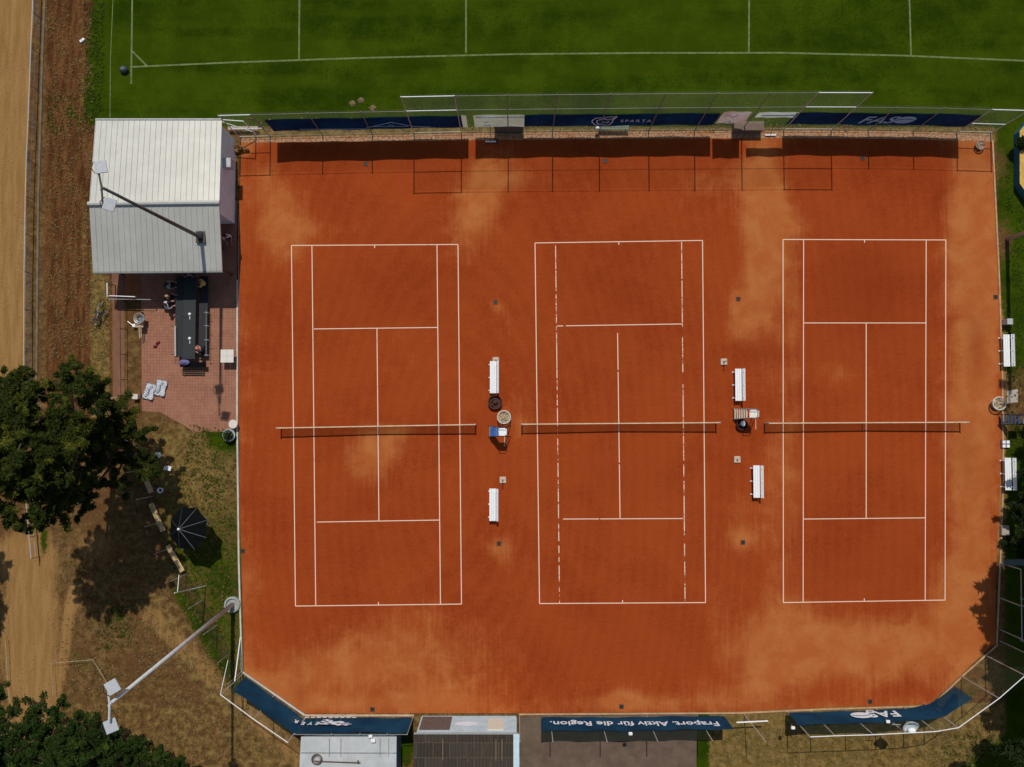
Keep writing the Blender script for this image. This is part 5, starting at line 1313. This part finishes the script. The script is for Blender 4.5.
bush('small_bush','small leafy bush on the sandy border by the pale block at the right',1003.5,542,(.5,.45,.35),500,.07,leafD,9)

def scatter(name,zones,n,per,size,m,seed,up=.3,elong=1.6):
    rg_=np.random.RandomState(seed); C=[]
    tot=sum(z[4] for z in zones)
    for (x0,y0,x1,y1,wt,test) in zones:
        k=int(n*wt/tot)
        while k>0:
            cx,cy=rg_.uniform(x0,x1),rg_.uniform(y0,y1)
            for _ in range(rg_.randint(2,9)):
                x,y=cx+rg_.normal()*2.5,cy+rg_.normal()*6
                if x0<x<x1 and y0<y<y1 and (test is None or test(x,y)): w_=W(x,y,.03); C.append((w_.x,w_.y,.03)); k-=1
                else: k-=.2
    C=np.array(C); rad=np.full((len(C),3),1.0)*rg_.uniform(.04,.13,(len(C),1)); rad[:,2]=.05
    C[:,2]=.05
    o=leaf_object(name,C,rad,per,size,m,None,seed,up=up,elong=elong); tag(o,kind='stuff'); return o
edge=lambda x,y: x<itp(y,[(560,168),(600,190),(668,226),(714,292),(767,340)])
dryg=leaf_mat('dry_grass_blades',(.10,.065,.02),(.30,.20,.075),(.16,.13,.035))
scatter('dry_grass',[(46,0,94,360,2.2,None),(60,560,300,767,4,edge),(90,272,112,410,.6,None),(706,722,1000,767,2.5,None),(240,118,990,131,1.2,None),(150,440,236,640,.8,lambda x,y:x>itp(y,[(430,150),(545,166),(600,190),(668,224)]))],5200,8,.032,dryg,5,up=1.0)
greeng=leaf_mat('green_grass_blades',(.015,.035,.002),(.05,.085,.005),(.07,.09,.010))
scatter('green_grass',[(150,425,236,690,2.4,lambda x,y:x>itp(y,[(430,190),(500,175),(545,166),(600,180),(668,214)])),(1006,150,1024,520,1.0,None),(46,90,100,135,.3,None),(94,600,140,650,.3,None),(940,735,1024,767,.5,None),(84,0,104,118,.8,None)],3600,8,.028,greeng,6,up=1.1)
litter,N_,L_,b_,v_=newmat('loose_stones')
g_=N_.new('ShaderNodeNewGeometry'); L_.new(nmix(N_,L_,g_.outputs['Random Per Island'],(.09,.05,.025),(.50,.36,.22)),b_.inputs['Base Color'])
scatter('gravel',[(0,0,30,360,.7,None),(46,0,92,360,1.2,None),(0,530,110,767,1.6,None),(110,560,290,767,1.2,edge),(245,134,990,138,2,None),(1002,300,1010,560,.3,None)],2600,2,.028,litter,8,up=1.5,elong=1.0)

# ------------------------------------------------------------------ people
def skin_obj(name,joints,edges,m,parent,levels=1):
    me=bpy.data.meshes.new(name); me.from_pydata([j[0] for j in joints],edges,[]); me.materials.append(m)
    o=bpy.data.objects.new(name,me); COL.objects.link(o); o.parent=parent
    sk=o.modifiers.new('skin','SKIN'); sk.use_smooth_shade=True
    if not me.skin_vertices: 
        bmx=bmesh.new(); bmx.from_mesh(me); bmx.verts.layers.skin.verify(); bmx.to_mesh(me); bmx.free()
    for i,j in enumerate(joints):
        r=j[1]; me.skin_vertices[0].data[i].radius=(r,r) if not isinstance(r,tuple) else r
        me.skin_vertices[0].data[i].use_root=(i==0)
    ss=o.modifiers.new('sub','SUBSURF'); ss.levels=levels; ss.render_levels=levels
    return o
def person(label,px,py,rz,shirt,trousers,hair,sit=True,z=.5,lean=.12,reach=.34):
    t=thing('person',label,'person',W(px,py,z+.4)-Vector((0,0,z+.4)),rz,'people at the clubhouse terrace')
    b=z if sit else .92
    J=[((0,0,b),.14),((0,lean*.5,b+.25),.13),((0,lean,b+.43),.14),((0,lean*1.2,b+.55),.055),((0,lean*1.35,b+.64),.085),((0,lean*1.5,b+.74),.095),((0,lean*1.5,b+.81),.06)]
    E=[(0,1),(1,2),(2,3),(3,4),(4,5),(5,6)]
    def add(parent,pts):
        last=parent
        for p,r in pts: J.append((p,r)); E.append((last,len(J)-1)); last=len(J)-1
        return last
    for s in (-1,1):
        hnd=add(2,[((.19*s,lean,b+.43),.06),((.25*s,lean+.12,b+.20),.045),((.16*s,lean+reach,b+.22),.032),((.15*s,lean+reach+.08,b+.22),.030)])
        for k,(a,l) in enumerate(((-.035,.07),(-.012,.085),(.012,.08),(.033,.065))): add(hnd,[((.15*s+a,lean+reach+.08+l,b+.21),.009),((.15*s+a,lean+reach+.10+l,b+.195),.008)])
        add(hnd,[((.10*s,lean+reach+.09,b+.21),.010)])
        if sit: add(0,[((.10*s,.06,b),.085),((.13*s,.44,b+.02),.06),((.13*s,.42,.10),.040),((.13*s,.56,.05),.035)])
        else: add(0,[((.09*s,.0,b-.06),.08),((.10*s,.03,.48),.055),((.10*s,.0,.08),.038),((.10*s,.15,.04),.034)])
    bd=skin_obj('body',J,E,skin,t)
    # shirt
    J2=[((0,0,b+.02),.165),((0,lean*.5,b+.25),.155),((0,lean,b+.43),.160)]; E2=[(0,1),(1,2)]
    for s in (-1,1):
        J2+= [((.20*s,lean,b+.43),.085),((.245*s,lean+.08,b+.27),.065)]; E2+=[(2,len(J2)-2),(len(J2)-2,len(J2)-1)]
    skin_obj('shirt',J2,E2,shirt,t)
    J3=[((0,0,b-.02),.165)]; E3=[]
    for s in (-1,1):
        if sit: J3+=[((.10*s,.06,b),.105),((.13*s,.44,b+.02),.078),((.13*s,.43,.3),.06)]
        else: J3+=[((.09*s,.0,b-.06),.10),((.10*s,.03,.48),.075),((.10*s,.0,.2),.06)]
        n=len(J3); E3+=[(0,n-3),(n-3,n-2),(n-2,n-1)]
    skin_obj('trousers',J3,E3,trousers,t)
    bm=B(); c=Vector((0,lean*1.5-.02,b+.77)); bmesh.ops.create_icosphere(bm,subdivisions=2,radius=.115,matrix=Matrix.Translation(c)@Matrix.Diagonal((.95,1.08,1,1)))
    bmesh.ops.delete(bm,geom=[v for v in bm.verts if v.co.z<c.z-.03 and v.co.y>c.y-.02],context='VERTS'); link('hair',bm,hair,t,smooth=True)
    # face
    for s in (-1,1):
        bm=B(); bmesh.ops.create_icosphere(bm,subdivisions=1,radius=.012,matrix=Matrix.Translation((.032*s,lean*1.5+.088,b+.735))); link('eye',bm,darkm,t)
        bm=B(); bmesh.ops.create_icosphere(bm,subdivisions=1,radius=1,matrix=Matrix.Translation((.092*s,lean*1.5,b+.72))@Matrix.Diagonal((.012,.022,.03,1))); link('ear',bm,skin,t)
    bm=B(); tube(bm,(0,lean*1.5+.085,b+.735),(0,lean*1.5+.118,b+.70),.009,.015,n=6); link('nose',bm,skin,t)
    bm=B(); box(bm,(0,lean*1.5+.088,b+.665),(.045,.012,.01)); link('mouth',bm,mat('lips',(.25,.07,.06)),t)
    return t
def stool(px,py,lab,z=.45):
    t=thing('stool',lab,'stool',W(px,py,.45)-Vector((0,0,.45)),0); bm=B(); lathe(bm,(0,0,.33),[(.17,0),(.19,.02),(.19,.05),(.16,.06)],14); link('seat',bm,blackc,t)
    for k in range(4):
        a=.8+k*math.pi/2; bm=B(); tube(bm,(.17*math.cos(a),.17*math.sin(a),0),(.12*math.cos(a),.12*math.sin(a),.33),.015,n=5); link('leg',bm,darkm,t)
ml=lambda n,c: mat(n,c,.8,.12,8)
darkhair=ml('dark_hair',(.03,.02,.015)); blond=ml('blond_hair',(.40,.25,.12)); grey=ml('grey_hair',(.22,.21,.20)); jeans=ml('dark_jeans',(.02,.028,.045))
person('person in a yellow shirt sitting at the upper end of the right bench',203,283,R(90),ml('yellow_shirt',(.55,.50,.08)),jeans,ml('brown_hair',(.10,.04,.025)))
person('person in a pale teal shirt sitting left of the tables in the roof shade',166.5,284.5,R(-90),ml('teal_shirt',(.27,.40,.38)),jeans,darkhair)
person('person with light hair and dark clothes sitting between the teal and white shirts',166.5,297,R(-90),ml('dark_top',(.06,.045,.045)),jeans,blond)
person('person in a white shirt sitting at the shade edge left of the tables',164.5,306,R(-70),ml('white_shirt',(.74,.74,.80)),jeans,darkhair)
person('person in a black and white patterned top at the head of the long table',188,273,R(180),mat('patterned_top',(.12,.13,.14),.8,.95,22),jeans,darkhair)
person('person with orange hair in dark clothes sitting at the lower end of the long bench',201.5,349,R(90),ml('navy_top',(.018,.02,.05)),jeans,ml('orange_hair',(.55,.17,.07)))
person('person in a white shirt standing under the veranda beside the clubhouse wall',228,236,R(200),ml('white_top',(.72,.70,.80)),ml('black_trousers',(.015,.015,.02)),darkhair,sit=False)
stool(166.5,284.5,'black stool under the person in the pale teal shirt'); stool(166.5,297,'black stool under the person with light hair'); stool(164.5,306,'black stool under the person in the white shirt'); stool(188,273,'black stool at the head of the long table')

# ------------------------------------------------------------------ light
EL=58.0
w=bpy.data.worlds.new('World'); scene.world=w; w.use_nodes=True
nt=w.node_tree; bg=nt.nodes['Background']; sky=nt.nodes.new('ShaderNodeTexSky'); sky.sky_type='NISHITA'; sky.sun_disc=False
sky.sun_elevation=R(EL); sky.sun_rotation=R(0); sky.air_density=1; sky.dust_density=1
nt.links.new(sky.outputs[0],bg.inputs[0]); bg.inputs[1].default_value=.08
sd=bpy.data.lights.new('sun','SUN'); sd.energy=3.25; sd.angle=R(.5); sd.color=(1,.965,.90)
so=bpy.data.objects.new('sun',sd); COL.objects.link(so); so.location=(0,30,60)
so.rotation_euler=(-(R(90)-R(EL)),0,0)
vs=scene.view_settings; vs.view_transform='Standard'; vs.look='None'; vs.exposure=-.08; vs.gamma=1; vs.use_curve_mapping=False
scene.render.resolution_x=1024; scene.render.resolution_y=767
scene.render.engine='CYCLES'; scene.cycles.transparent_max_bounces=16; scene.cycles.max_bounces=6
